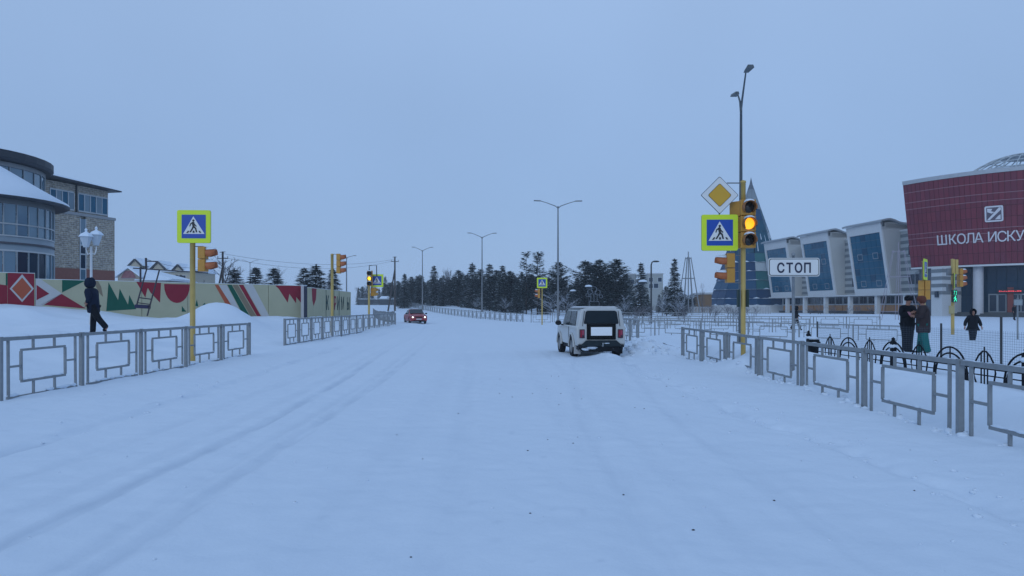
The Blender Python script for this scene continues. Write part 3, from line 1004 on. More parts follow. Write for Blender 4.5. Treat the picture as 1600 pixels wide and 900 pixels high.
# section A (left edge .. post) a bit taller at the very left
E2 = A2 + (A2 - B2) * 0.42
wA = mk_wall(E2, A2, 3, "tall leftmost stretch of the wall painted with an orange diamond", 3.28)
wB = mk_wall(A2, B2, 6, "long middle stretch of the painted wall with red half circle, green peaks and slanting stripes", ZT)
wC = mk_wall(B2, C2, 6, "end stretch of the painted wall with dark painted letters", 2.92)
pa = lambda poly, m_, l=1: paint(wA, E2, A2, poly, m_, l, zmax=3.27)
pb = lambda poly, m_, l=1: paint(wB, A2, B2, poly, m_, l, zmax=ZT - 0.01)
pa([(11, 427), (54, 427), (54, 480), (-60, 480), (-60, 452), (0, 448)], MRED, 1) if False else None
pa([(12, 426), (53.5, 425), (53.5, 480), (12, 480)], MRED, 1)
pa([(-30, 440), (11.5, 446), (11.5, 480), (-30, 480)], MRED, 1)
pa([(9, 427), (11.8, 427), (11.8, 446), (9, 446)], MGRN, 1)
pa([(34.5, 428.5), (53, 451), (34.5, 472), (15, 451)], MWHT, 2)
pa([(34.5, 433.5), (49.5, 451.5), (34.5, 468), (18.5, 451)], MORA, 3)
W0 = 55.5
pb([(W0, 434), (64, 434), (97, 459), (66, 478), (W0, 478)], MWHT, 1)
pb([(57, 445), (77, 459), (57, 469)], MRED, 2)
pb([(97, 435), (134, 437), (97, 457)], MGRN, 1)
pb([(96, 459), (134, 482), (64, 476)], MRED, 1)
pb([(148, 437.5), (153, 438.5), (158, 448), (161, 464), (156, 459), (150, 448)], MTAN, 1)
pb([(169.5, 441), (184.5, 469), (187, 451), (200, 476), (202, 461), (213, 483), (166, 486)], MGRN, 1)
pb([(213, 440), (251.5, 442), (250, 473), (235, 457), (231, 450), (230, 452), (227, 465)], MRED, 1)
sc_ = []
for k in range(13):
    a = math.pi * k / 12
    sc_.append((276.5 - 20 * math.cos(a), 446 + 27.5 * math.sin(a)))
pb([(256.5, 443.5), (297, 444.5)] + sc_[::-1], MRED, 1)
pb([(284, 478), (291, 487), (284, 487)], MGRN, 1)
pb([(305, 478), (307.5, 468), (310, 479)], MGRN, 1)
pb([(320, 473), (321, 476), (316, 477)], MGRN, 1)
pb([(335.5, 445), (341, 445), (371.5, 492), (363, 494)], MORA, 1)
pb([(342, 445), (354, 445), (383, 500), (374, 500)], MWHT, 1)
pb([(355, 445), (362, 445), (394, 500), (384, 500)], MGRN, 1)
pb([(363, 445), (371.5, 445), (404, 500), (395, 500)], MTAN, 1)
pb([(373, 445), (380, 445), (411, 500), (405, 500)], MRED, 1)
pb([(381, 445), (395, 445), (424, 500), (412, 500)], MWHT, 1)
pb([(430, 446), (475.5, 446), (475.5, 480), (463, 464), (462.5, 474), (452, 459), (449.5, 473), (436, 452)], MRED, 1)
pc = lambda poly, m_, l=1: paint(wC, B2, C2, poly, m_, l, zmax=2.9)
pc([(487, 446), (494.5, 449), (493.5, 468), (490, 478), (488, 470)], MRED, 1)
for px in (509, 521.5, 529.5):
    pc([(px, 452), (px + 0.6, 452), (px + 0.6, 497), (px, 497)], MDGR, 2)
# pillar at the corner of the two stretches
T = thing("wall_pillar", "square concrete pillar where the painted wall turns, dark on its right face", "pillar", (B2.x + 0.12, B2.y - 0.45, 0), R(-29))
MB().box(-0.13, 0.13, -0.13, 0.13, 0, 3.0).build("shaft", mat("grey_concrete", (0.46, 0.46, 0.47), 0.8, 0, 0.15, 2), T, bevel=0.01)
MB().box(-0.14, 0.14, -0.14, 0.14, 3.001, 3.03).build("cap", SNOW, T)
MB().box(0.132, 0.15, -0.13, 0.16, 0.2, 2.95).build("dark_board", mat("dark_board", (0.05, 0.055, 0.08), 0.7), T)  # thin dark sheet covering the pillar's right face
for ch, px, mm in (("К", 511.5, MDGR), ("Р", 523.5, MRED), ("И", 528.6, MDGR), ("М", 535, MDGR), ("Ы", 544, MDGR)):
    s, z = wallhit(px, 484, B2, C2)
    o = letter(ch, 1.45, 0.003, mm, wC, "painted_letter", 1.05, 0.02)
    o.location = (s, -0.012, z)

# leaning frame in front of the wall
D = 33.0
c = W(235, 492, D)
T = thing("leaning_frame", "leaning rusty metal frame with rungs in front of the painted wall", "metal frame", (c.x, D, c.z))
RUST = mat("dark_rusty_steel", (0.06, 0.055, 0.065), 0.7)
def MBo(): return MB(org=T.location)
MBo().beam(W(229, 421, D + 0.6), W(213.5, 477, D), 0.045).build("leg", RUST, T)
MBo().beam(W(249, 422, D + 0.6), W(230, 493.5, D - 0.2), 0.045).build("leg", RUST, T)
for (a, b, w2) in (((217, 465), (236, 467.5), 0.05), ((215, 473), (234, 475.5), 0.04)):
    MBo().beam(W(a[0], a[1], D + 0.1), W(b[0], b[1], D + 0.1), w2).build("rung", RUST, T)
a, b = W(213, 478.5, D), W(233, 479.5, D)
MBo().beam(a, b, 0.3, 0.16).build("bottom_box", mat("dark_box_paint", (0.03, 0.03, 0.07), 0.6), T)
MBo().beam(W(208, 419, D + 0.8), W(325, 426.5, D + 3), 0.05).build("top_beam", RUST, T)
MBo().beam(W(228, 403, D + 0.8), W(228.5, 421, D + 0.8), 0.07).build("mast", RUST, T)
MBo().beam(W(219.5, 417, D + 0.9), W(219.5, 441, D + 0.9), 0.06).build("upright", RUST, T)
MBo().beam(W(228, 408, D + 0.8), W(246, 408.5, D + 0.8), 0.05).build("cross_bar", RUST, T)

# ------------------------------------------------------------------ brick building with glass towers (left)
def brick_mat():
    m = bpy.data.materials.new("pale_brick")
    m.use_nodes = True
    n, l = m.node_tree.nodes, m.node_tree.links
    b = n["Principled BSDF"]; b.inputs["Roughness"].default_value = 0.85
    t = n.new("ShaderNodeTexCoord")
    mp = n.new("ShaderNodeMapping"); mp.inputs["Rotation"].default_value = (R(90), 0, 0)
    sp = n.new("ShaderNodeSeparateXYZ"); cb = n.new("ShaderNodeCombineXYZ")
    ad = n.new("ShaderNodeMath"); ad.operation = 'ADD'
    l.new(t.outputs["Object"], sp.inputs[0])
    l.new(sp.outputs[0], ad.inputs[0]); l.new(sp.outputs[1], ad.inputs[1])
    l.new(ad.outputs[0], cb.inputs[0]); l.new(sp.outputs[2], cb.inputs[1])
    br = n.new("ShaderNodeTexBrick")
    br.inputs["Color1"].default_value = (0.40, 0.335, 0.25, 1)
    br.inputs["Color2"].default_value = (0.25, 0.205, 0.165, 1)
    br.inputs["Mortar"].default_value = (0.46, 0.45, 0.42, 1)
    br.inputs["Scale"].default_value = 1.0
    br.inputs["Brick Width"].default_value = 0.52
    br.inputs["Row Height"].default_value = 0.17
    br.inputs["Mortar Size"].default_value = 0.018
    l.new(cb.outputs[0], br.inputs["Vector"])
    no = n.new("ShaderNodeTexNoise"); no.inputs["Scale"].default_value = 5; no.inputs["Detail"].default_value = 8
    l.new(t.outputs["Object"], no.inputs["Vector"])
    mr = n.new("ShaderNodeMapRange"); mr.inputs[1].default_value = 0.3; mr.inputs[2].default_value = 0.7; mr.inputs[3].default_value = 0.65; mr.inputs[4].default_value = 1.4
    l.new(no.outputs["Fac"], mr.inputs[0])
    vmu = n.new("ShaderNodeVectorMath"); vmu.operation = 'SCALE'
    l.new(br.outputs["Color"], vmu.inputs[0]); l.new(mr.outputs[0], vmu.inputs["Scale"])
    l.new(vmu.outputs[0], b.inputs["Base Color"])
    return m
BRICK = brick_mat()
RBRICK = mat("red_brown_brick", (0.26, 0.11, 0.085), 0.85, 0, 0.2, 4, 0.004, 30)
GLASS2 = mat("deep_blue_window_glass", (0.003, 0.060, 0.12), 0.15, 0.0, 0.25, 0.25, spec=0.3)
LFR = mat("white_window_frame", (0.50, 0.53, 0.55), 0.5, 0, 0.05)
DARKROOF = mat("dark_roof_metal", (0.022, 0.028, 0.04), 0.55, 0.2, 0.2, 2)
SPAN = mat("grey_spandrel", (0.27, 0.33, 0.38), 0.5, 0, 0.15, 0.8)

P0, P1 = Vector((-38.5, 62.0)), Vector((-36.8, 68.2))
u = (P1 - P0).normalized(); LN = (P1 - P0).length
BB = thing("brick_building", "pale brick building with a red-brown base and two round glass towers on the far left", "building", (P0.x, P0.y, 0), math.atan2(u.y, u.x))
x0 = -9
# local frame: x along the wall, y = into the building (+y is left of direction u): outward face is -y
MB().box(x0, LN, 0, 11, -0.2, 4.95).build("base_wall", RBRICK, BB)
bw = MB()
# wall with a slot window
sx0, sx1 = 2.55, 3.15
bw.box(x0, sx0, 0.03, 11, 4.952, 9.6)
bw.box(sx1, LN, 0.03, 11, 4.952, 9.6)
bw.box(sx0, sx1, 0.25, 11, 4.952, 9.6)
bw.build("wall", BRICK, BB)
m = MB()
for zz in (3.3, 4.9, 6.2, 7.0):
    m.box(sx0 + 0.03, sx1 - 0.03, -0.02, 0.06, zz, zz + 0.12)
m.box(sx0 - 0.04, sx0 + 0.05, -0.025, 0.10, 1.5, 9.4); m.box(sx1 - 0.05, sx1 + 0.04, -0.025, 0.10, 1.5, 9.4)
m.build("window_frame", LFR, BB)
for za, zb, mm in ((1.5, 3.3, GLASSD), (3.42, 4.9, GLASSP), (5.02, 6.2, GLASSD), (6.32, 7.0, GLASSD), (7.12, 9.35, GLASSP)):
    MB().box(sx0 + 0.05, sx1 - 0.05, -0.01, 0.05, za, zb).build("pane", mm, BB)
MB().box(x0, LN + 0.05, -0.08, 11, 9.602, 9.85).build("cornice", mat("grey_cornice", (0.33, 0.34, 0.35), 0.7), BB)
LT = LN - 0.45
MB().box(x0, LT, 0.35, 10.6, 9.852, 12.3).build("upper_wall", BRICK, BB)
for (a, b, cells) in ((-0.2, 2.2, 4), (2.65, LT - 0.1, 5)):
    fr = MB()
    fr.box(a, b, 0.28, 0.345, 10.0, 10.12); fr.box(a, b, 0.28, 0.345, 11.55, 11.66)
    f = None
    frames = []
    for k in range(cells + 1):
        xx = a + (b - a) * k / cells
        fr.box(xx - 0.04, xx + 0.04, 0.27, 0.345, 10.12, 11.55)
    fo = fr.build("window_frame", LFR, BB)
    for k in range(cells):
        xa, xb = a + (b - a) * k / cells + 0.04, a + (b - a) * (k + 1) / cells - 0.04
        MB().box(xa, xb, 0.31, 0.348, 10.121, 11.549).build("pane", GLASSP if k % 2 else GLASS, fo)
MB().hexa([(x0, -0.55, 12.55), (LT + 0.7, -0.55, 12.25), (LT + 0.7, 11, 12.25), (x0, 11, 12.55), (x0, -0.55, 12.85), (LT + 0.7, -0.55, 12.36), (LT + 0.7, 11, 12.36), (x0, 11, 12.85)]).build("roof", DARKROOF, BB)
MB().hexa([(x0, -0.45, 12.86), (LT + 0.6, -0.45, 12.365), (LT + 0.6, 11, 12.365), (x0, 11, 12.86), (x0, -0.2, 13.1), (LT + 0.3, -0.2, 12.5), (LT + 0.3, 11, 12.5), (x0, 11, 13.1)]).build("roof_snow", SNOW, BB)
MB().beam((2.42, 0.26, 9.86), (2.42, 0.26, 12.3), 0.10).build("downpipe", DSTEEL, BB)
BB_o, BB_r = BB.location.copy(), BB.rotation_euler.z
def toBB(p):
    q = Matrix.Rotation(-BB_r, 3, 'Z') @ (Vector(p) - BB_o)
    return q
def round_tower(c, rad, bands, glassz, eave, apex, nseg, a0, a1, eave_r, snowy=True):
    """curved curtain wall; bands = [(z0,z1,material)], glassz=[(z0,z1)]"""
    cx, cy = c
    mk = lambda: MB(xf=toBB)
    for z0, z1, mm, dr in bands:
        m = mk()
        n = nseg
        vs, fs = [], []
        for k in range(n + 1):
            a = a0 + (a1 - a0) * k / n
            for rr_ in (rad + dr, rad - 0.2):
                for z in (z0, z1):
                    vs.append((cx + rr_ * math.cos(a), cy + rr_ * math.sin(a), z))
        for k in range(n):
            b = k * 4
            fs += [(b, b + 4, b + 5, b + 1), (b + 1, b + 5, b + 7, b + 3), (b + 2, b, b + 4, b + 6)]
        m.add(vs, fs)
        m.build("spandrel_band", mm, BB, True)
    for gi, (z0, z1) in enumerate(glassz):
        for k in range(nseg):
            aa, ab = a0 + (a1 - a0) * (k + 0.06) / nseg, a0 + (a1 - a0) * (k + 0.94) / nseg
            rg = rad - 0.05
            m = mk()
            pts = []
            for z in (z0, z1):
                for a, r_ in ((aa, rg), (ab, rg), (ab, rg - 0.04), (aa, rg - 0.04)):
                    pts.append((cx + r_ * math.cos(a), cy + r_ * math.sin(a), z))
            m.hexa(pts)
            m.build("pane", random.choice([GLASSP, GLASSP, GLASSP, GLASSP, GLASSD if gi == 0 else GLASSP]), BB)
        for k in range(nseg + 1):
            a = a0 + (a1 - a0) * k / nseg
            m = mk()
            m.beam((cx + rad * math.cos(a), cy + rad * math.sin(a), z0), (cx + rad * math.cos(a), cy + rad * math.sin(a), z1), 0.055)
            m.build("mullion", MULL, BB)
    return
MULL = mat("silver_mullion", (0.30, 0.34, 0.37), 0.5, 0.2)
GREYB = mat("pale_grey_band", (0.36, 0.38, 0.40), 0.6, 0, 0.08)
c1 = (-36.4, 48.9)
DARKB = mat("dark_band", (0.09, 0.09, 0.11), 0.6)
round_tower(c1, 5.1, [(-0.2, 1.2, SPAN, 0), (5.15, 5.25, LFR, 0.03), (5.25, 5.62, SPAN, 0.0), (5.62, 5.74, DARKB, 0.05), (5.74, 6.1, SPAN, 0.0), (6.1, 6.18, LFR, 0.03), (6.86, 6.94, LFR, 0.03), (8.15, 8.5, GREYB, 0.04)],
            [(1.2, 5.15), (6.18, 6.86), (6.94, 8.15)], 8.6, 12.2, 25, R(-150), R(80), 6.0)
m = MB(xf=toBB)
m.lathe((c1[0], c1[1], 0), [(4.9, 8.5), (5.9, 8.42), (6.05, 8.5), (6.05, 8.58)], 40)
m.build("eave", DARKROOF, BB)
m = MB(xf=toBB)
m.lathe((c1[0], c1[1], 0), [(6.03, 8.585), (6.0, 8.72), (4.5, 9.6), (2.4, 10.9), (0.0, 12.3)], 40)
m.build("snowy_cone_roof", SNOW, BB, True)
c2 = (-41.5, 53.3)
round_tower(c2, 6.5, [(8.4, 9.1, SPAN, 0), (10.2, 10.28, LFR, 0.03), (11.45, 11.75, GREYB, 0.05)], [(9.1, 10.2), (10.28, 11.45)], 12, 12, 20, R(-120), R(90), 7.0)
m = MB(xf=toBB)
m.lathe((c2[0], c2[1], 0), [(6.3, 11.76), (6.9, 11.82), (7.08, 12.0), (7.08, 12.45), (6.6, 12.55), (0, 12.6)], 40)
m.build("round_roof", DARKROOF, BB)
m = MB(xf=toBB)
m.lathe((c2[0], c2[1], 0), [(6.95, 12.50), (6.5, 12.62), (0, 12.9)], 40)
m.build("round_roof_snow", SNOW, BB, True)

# ------------------------------------------------------------------ far houses on the left
def gable_house(px0, px1, D, zr, ze, label, wall_c, dormers=(), windows=(), depth=10, extra=None):
    a, b = (px0 - 800) / F * D, (px1 - 800) / F * D
    T = thing("house", label, "house", ((a + b) / 2, D, 0.3), 0)
    w = (b - a) / 2
    wm = mat("house_wall_%d" % len(_MATS), wall_c, 0.8, 0, 0.1)
    MB().box(-w, w, 0, depth, 0, ze - 0.3).build("wall", wm, T)
    m = MB()
    m.hexa([(-w - 0.5, -0.6, ze - 0.35), (w + 0.5, -0.6, ze - 0.35), (w + 0.5, depth + 0.6, ze - 0.35), (-w - 0.5, depth + 0.6, ze - 0.35),
            (-w - 0.3, depth / 2 - 0.2, zr - 0.3), (w + 0.3, depth / 2 - 0.2, zr - 0.3), (w + 0.3, depth / 2 + 0.2, zr - 0.3), (-w - 0.3, depth / 2 + 0.2, zr - 0.3)])
    m.build("snowy_roof", SNOW, T)
    for (px, pyt, half) in dormers:
        x = (px - 800) / F * D - (a + b) / 2
        zt_ = CAMZ + (480 - pyt) / F * D - 0.3
        hw = half / F * D
        hh_ = hw * 0.75
        d_ = MB()
        d_.add([(x - hw * 0.8, 0.2, zt_ - hh_ - 0.4), (x + hw * 0.8, 0.2, zt_ - hh_ - 0.4), (x, 0.2, zt_ - 0.12), (x - hw * 0.8, depth / 2, zt_ - hh_ - 0.4), (x + hw * 0.8, depth / 2, zt_ - hh_ - 0.4), (x, depth / 2, zt_ - 0.12)],
               [(0, 1, 2), (0, 2, 5, 3), (1, 4, 5, 2), (3, 5, 4)])
        do = d_.build("dormer", wm, T)
        e_ = MB()
        e_.beam((x - hw, 0.05, zt_ - hh_ - 0.3), (x, 0.05, zt_), 0.25, 0.22); e_.beam((x + hw, 0.05, zt_ - hh_ - 0.3), (x, 0.055, zt_), 0.25, 0.22)
        e_.build("dark_gable_edge", DARKROOF, do)
        s_ = MB()
        for sg in (-1, 1):
            s_.hexa([(x + sg * hw * 1.05, 0.3, zt_ - hh_ - 0.2), (x, 0.3, zt_ + 0.12), (x, depth / 2, zt_ + 0.12), (x + sg * hw * 1.05, depth / 2, zt_ - hh_ - 0.2),
                     (x + sg * hw * 1.05, 0.3, zt_ - hh_), (x, 0.3, zt_ + 0.3), (x, depth / 2, zt_ + 0.3), (x + sg * hw * 1.05, depth / 2, zt_ - hh_)])
        s_.build("dormer_snow", SNOW, do)
    for (px, py, ww, hh_) in windows:
        x = (px - 800) / F * D - (a + b) / 2
        z = CAMZ + (480 - py) / F * D - 0.3
        fo = MB().box(x - ww / 2 - 0.1, x + ww / 2 + 0.1, -0.05, -0.002, z - hh_ / 2 - 0.1, z + hh_ / 2 + 0.1).build("window", LFR, T)
        MB().box(x - ww / 2, x + ww / 2, -0.09, -0.052, z - hh_ / 2, z + hh_ / 2).build("pane", GLASSD, fo)
    return T
gable_house(192, 300, 128, W(0, 409, 128).z, W(0, 424, 128).z, "long beige house with three snowy dormer gables behind the wall", (0.42, 0.38, 0.30),
            dormers=((210, 405, 11), (246, 409, 12), (277, 413.5, 9)), windows=((273, 435, 0.9, 1.0), (279.5, 435, 0.9, 1.0), (286, 435, 0.9, 1.0)))
D = 95
T = thing("shop_building", "low beige gabled building with faded red painting on its gable", "building", (W(201, 0, D).x, D, 0.3))
w = 17 / F * D
ze_, zt_ = W(0, 432, D).z - 0.3, W(0, 419, D).z - 0.3
BEI = mat("beige_render", (0.33, 0.29, 0.24), 0.8)
MB().box(-w, w + 3.4, 0, 9, 0, W(0, 438.5, D).z - 0.3).build("wall", BEI, T)
g = MB(); zz = W(0, 438.5, D).z - 0.3
g.add([(-w, 0, zz), (w, 0, zz), (w, 0, ze_), (0, 0, zt_), (-w, 0, ze_)] + [(-w, 2, zz), (w, 2, zz), (w, 2, ze_), (0, 2, zt_), (-w, 2, ze_)], [(0, 1, 2, 3, 4), (9, 8, 7, 6, 5), (2, 7, 8, 3), (3, 8, 9, 4), (0, 4, 9, 5), (1, 6, 7, 2)])
g.build("gable", BEI, T)
g = MB()
for sg in (-1, 1):
    g.hexa([(sg * (w + 0.3), -0.3, ze_ - 0.15), (0, -0.3, zt_ + 0.02), (0, 3, zt_ + 0.02), (sg * (w + 0.3), 3, ze_ - 0.15), (sg * (w + 0.3), -0.3, ze_ + 0.1), (0, -0.3, zt_ + 0.3), (0, 3, zt_ + 0.3), (sg * (w + 0.3), 3, ze_ + 0.1)])
g.hexa([(w - 0.5, -0.4, zz + 0.02), (w + 3.7, -0.4, zz + 0.02), (w + 3.7, 9, zz + 0.02), (w - 0.5, 9, zz + 0.02), (0.2, 3, zt_ + 0.1), (w + 3.7, 1.2, zz + 0.3), (w + 3.7, 8, zz + 0.3), (0.2, 6, zt_ + 0.1)])
g.build("snowy_roof", SNOW, T)
MB().box(-w * 0.62, w * 0.62, -0.02, -0.003, zz + 0.3, ze_ - 0.2).build("gable_panel", mat("faded_lilac", (0.24, 0.22, 0.30), 0.7, 0, 0.3, 2), T)
MB().plate([(-w * 0.7, ze_ - 0.18), (w * 0.7, ze_ - 0.18), (w * 0.35, zt_ - 0.35), (-w * 0.35, zt_ - 0.35)], -0.03, -0.004).build("gable_painting", mat("faded_red", (0.26, 0.12, 0.13), 0.7, 0, 0.6, 3), T)

# ------------------------------------------------------------------ buildings beyond the pines
def block(px0, px1, pyt, D, label, c, wins=(), roofsnow=True, depth=14, name="apartment_block", cat="building"):
    a, b = (px0 - 800) / F * D, (px1 - 800) / F * D
    zt_ = CAMZ + (480 - pyt) / F * D
    T = thing(name, label, cat, ((a + b) / 2, D, 0))
    w = (b - a) / 2
    MB().box(-w, w, 0, depth, 0, zt_).build("wall", mat(name + "_wall_%d" % int(px0), c, 0.8, 0, 0.08), T)
    MB().box(-w - 0.15, w + 0.15, -0.15, depth + 0.15, zt_ + 0.003, zt_ + 0.35).build("parapet", mat("roof_edge_grey", (0.45, 0.46, 0.47), 0.8), T)
    for (px, py, ww, hh_) in wins:
        x = (px - 800) / F * D - (a + b) / 2
        z = CAMZ + (480 - py) / F * D
        fo = MB().box(x - ww / 2 - 0.12, x + ww / 2 + 0.12, -0.06, -0.002, z - hh_ / 2 - 0.12, z + hh_ / 2 + 0.12).build("window", LFR, T)
        MB().box(x - ww / 2, x + ww / 2, -0.10, -0.062, z - hh_ / 2, z + hh_ / 2).build("pane", GLASSD, fo)
    return T
block(983, 994, 429, 250, "narrow grey block of flats just left of the bent-arm lamp", (0.25, 0.26, 0.26), wins=((988, 440, 1.2, 1.4),))
block(1012.5, 1036, 428.5, 235, "pale grey block of flats seen between the pines", (0.32, 0.33, 0.31), wins=((1025, 446.5, 1.4, 1.4), (1031, 437, 1.2, 1.3), (1017, 437, 1.2, 1.3), (1017, 447, 1.2, 1.3)))
block(1097, 1112, 460, 140, "small brown hut at the left foot of the tree-shaped tower", (0.20, 0.12, 0.06), name="hut", depth=6)
T = thing("shed", "low dark shed with a thick snowy roof behind the wire cone", "shed", (W(1078, 0, 150).x, 150, 0.3))
MB().box(-2.6, 2.6, 0, 5, 0, 3.0).build("wall", mat("dark_shed_wall", (0.05, 0.045, 0.05), 0.8), T)
MB().hexa([(-2.9, -0.4, 3.003), (2.9, -0.4, 3.003), (2.9, 5.4, 3.003), (-2.9, 5.4, 3.003), (-2.4, 1.5, 4.2), (2.4, 1.5, 4.2), (2.4, 3.5, 4.2), (-2.4, 3.5, 4.2)]).build("snowy_roof", SNOW, T)
T = thing("shed", "long low snow-roofed shed at the forest edge above the left railing bend", "shed", (W(610, 0, 205).x, 205, 2.2))
MB().box(-2.9, 2.9, 0, 5, 0, 1.8).build("wall", mat("grey_board_wall", (0.09, 0.095, 0.10), 0.8), T)
MB().hexa([(-3.1, -0.3, 1.803), (3.1, -0.3, 1.803), (3.1, 5.3, 1.803), (-3.1, 5.3, 1.803), (-2.8, 1.5, 2.5), (2.8, 1.5, 2.5), (2.8, 3.5, 2.5), (-2.8, 3.5, 2.5)]).build("snowy_roof", SNOW, T)
T = thing("board_fence", "low dark board fence crossing behind the far bend of the road", "fence", (W(560, 0, 185).x, 185, 2.0))
m = MB()
x = 0
while x < 13.5:
    m.box(x, x + 0.28, 0, 0.05, 0, 1.55 + random.uniform(-0.05, 0.05)); x += 0.32
o = m.build("boards", mat("dark_boards", (0.07, 0.08, 0.09), 0.8), T); tag(o, kind="stuff")
m = MB(); m.box(0, 13.5, -0.02, 0.08, 1.62, 1.72); m.build("snow_ridge", SNOW, T)

# ------------------------------------------------------------------ glass school with three leaning bays
U = Vector((-0.125, 0.992)); U.normalize()
V = Vector((-U.y, U.x))    # towards the road
SO = Vector((55.3, 110.0))
SCH = thing("school_building", "pale striped school wing with three leaning blue glass bays and curved roofs", "building", (SO.x, SO.y, 0.3))
def sx(p):
    q = SO + U * p[0] + V * p[1]
    return (q.x - SO.x, q.y - SO.y, p[2] - 0.3)
def S(): return MB(xf=sx)
CLAD = mat("pale_cladding", (0.46, 0.47, 0.46), 0.6, 0, 0.06, 0.5)
CLADW = mat("white_cladding", (0.60, 0.61, 0.61), 0.5, 0, 0.05, 0.5)
STRIPE = mat("grey_stripe_cladding", (0.20, 0.22, 0.23), 0.6, 0, 0.08)
S().box(-9.5, 38, -20, -3.0, 3.6, 12.9).build("wall", CLAD, SCH)
S().box(-9.5, 38, -20, -3.9, 0.2, 3.6).build("ground_floor_wall", CLAD, SCH)
S().box(-9.7, 38.2, -20, -2.8, 12.903, 13.15).build("roof_edge", CLADW, SCH)
for za in [4.0 + 1.0 * k for k in range(9)]:
    for (a, b) in ((-9.4, 0.25), (9.2, 14.7), (23.6, 28.7)):
        S().box(a, b, -2.998, -2.96, za, za + 0.48).build("cladding_band", STRIPE, SCH)
for (ua) in (-2.6, 11.6, 26.0):
    for (z0, z1) in ((4.9, 6.5), (9.2, 10.8)):
        fo = S().box(ua - 0.75, ua + 0.75, -2.958, -2.92, z0, z1).build("window", LFR, SCH)
        for k in range(2):
            S().box(ua - 0.68 + k * 0.70, ua - 0.02 + k * 0.70, -2.918, -2.89, z0 + 0.08, z1 - 0.08).build("pane", GLASSD, fo)
ROOFM = mat("roof_sheet_grey", (0.30, 0.33, 0.36), 0.5, 0.2, 0.1)
for bi, ub in enumerate((0.0, 14.5, 28.6)):
    ZB, ZT2 = 3.6, 14.5
    vv = lambda z: -1.6 + 1.6 * (z - ZB) / (14.3 - ZB)
    b = S()
    b.hexa([(ub, vv(ZB), ZB), (ub, -6, ZB), (ub + 9, -6, ZB), (ub + 9, vv(ZB), ZB), (ub, vv(14.3), 14.3), (ub, -6, 13.6), (ub + 9, -6, 13.6), (ub + 9, vv(14.3), 14.3)])
    b.f = [f_[::-1] for f_ in b.f]
    bo = b.build("bay", CLAD, SCH)
    # white surround on the front
    def fq(u0, u1, z0, z1, off0, off1):
        q = S()
        q.hexa([(u0, vv(z0) + off0, z0), (u1, vv(z0) + off0, z0), (u1, vv(z0) + off1, z0), (u0, vv(z0) + off1, z0),
                (u0, vv(z1) + off0, z1), (u1, vv(z1) + off0, z1), (u1, vv(z1) + off1, z1), (u0, vv(z1) + off1, z1)])
        return q
    fq(ub, ub + 0.6, ZB, 14.3, 0.003, 0.25).build("surround", CLADW, bo)
    fq(ub + 8.45, ub + 9, ZB, 14.3, 0.003, 0.25).build("surround", CLADW, bo)
    fq(ub + 0.602, ub + 8.448, 12.9, 14.3, 0.003, 0.25).build("surround", CLADW, bo)
    fq(ub + 0.602, ub + 8.448, ZB, 4.5, 0.003, 0.25).build("surround", CLADW, bo)
    nc_, nr_ = 6, 8
    cw, rh = 7.84 / nc_, 8.4 / nr_
    for i in range(nc_):
        for j in range(nr_):
            fq(ub + 0.605 + i * cw + 0.03, ub + 0.605 + (i + 1) * cw - 0.03, 4.5 + j * rh + 0.03, 4.5 + (j + 1) * rh - 0.03, 0.03, 0.08).build("pane", GLASS if random.random() < 0.9 else GLASS2, bo)
    mm_ = fq(ub + 0.603, ub + 8.447, 4.501, 12.899, 0.004, 0.025); mm_.build("mullion_backing", mat("blue_mullion", (0.03, 0.09, 0.14), 0.5), bo)
    for i, j in ((1, 0), (4, 0), (1, 4), (4, 4)):
        a0_, a1_ = ub + 0.605 + i * cw, ub + 0.605 + (i + 1) * cw
        z0_, z1_ = 4.5 + j * rh + 0.3, 4.5 + (j + 1) * rh + 0.2
        vw = S()
        for (p0, p1, q0, q1) in ((a0_, a1_, z0_, z0_ + 0.09), (a0_, a1_, z1_ - 0.09, z1_), (a0_, a0_ + 0.09, z0_ + 0.09, z1_ - 0.09), (a1_ - 0.09, a1_, z0_ + 0.09, z1_ - 0.09)):
            k_ = fq(p0, p1, q0, q1, 0.082, 0.12)
            b0 = len(vw.v); vw.v += k_.v; vw.f += [[x_ + b0 for x_ in f_] for f_ in k_.f]; vw.m += k_.m
        vw.build("vent_frame", mat("vent_frame_grey", (0.22, 0.26, 0.30), 0.5), bo)
    # curved roof slab
    r_ = S()
    N = 10
    vs, fs = [], []
    for k in range(N + 1):
        t = k / N
        v_ = 0.55 - 7.5 * t
        z_ = 14.55 + 0.35 * math.sin(math.pi * min(1, t * 2.6)) - 1.35 * max(0, t - 0.2) ** 1.3
        for uu in (ub - 0.6, ub + 9.6):
            vs += [(uu, v_, z_), (uu, v_, z_ - 0.28 + 0.12 * t)]
    for k in range(N):
        b_ = k * 4
        fs += [(b_, b_ + 4, b_ + 6, b_ + 2), (b_ + 1, b_ + 3, b_ + 7, b_ + 5), (b_, b_ + 1, b_ + 5, b_ + 4), (b_ + 2, b_ + 6, b_ + 7, b_ + 3)]
    fs += [(0, 2, 3, 1), (N * 4, N * 4 + 1, N * 4 + 3, N * 4 + 2)]
    r_.add(vs, fs)
    r_.build("curved_roof", ROOFM, SCH)
    S().box(ub + 0.0, ub + 9, -6, -0.6, 13.4, 14.35).build("roof_fascia", CLAD, SCH)
    S().box(ub - 0.9, ub - 0.6, 0.2, 0.4, 13.6, 14.4).build("roof_bracket", DSTEEL, SCH)
for ua in (-3.2, 3.5, 10.7, 18, 25, 31.5):
    S().box(ua - 0.3, ua + 0.3, -1.9, -1.3, 0.2, 3.598).build("column", CLADW, SCH)
S().box(-9.5, 38, -3.9, -1.0, 3.40, 3.598).build("soffit", CLADW, SCH)
uu = -9.3
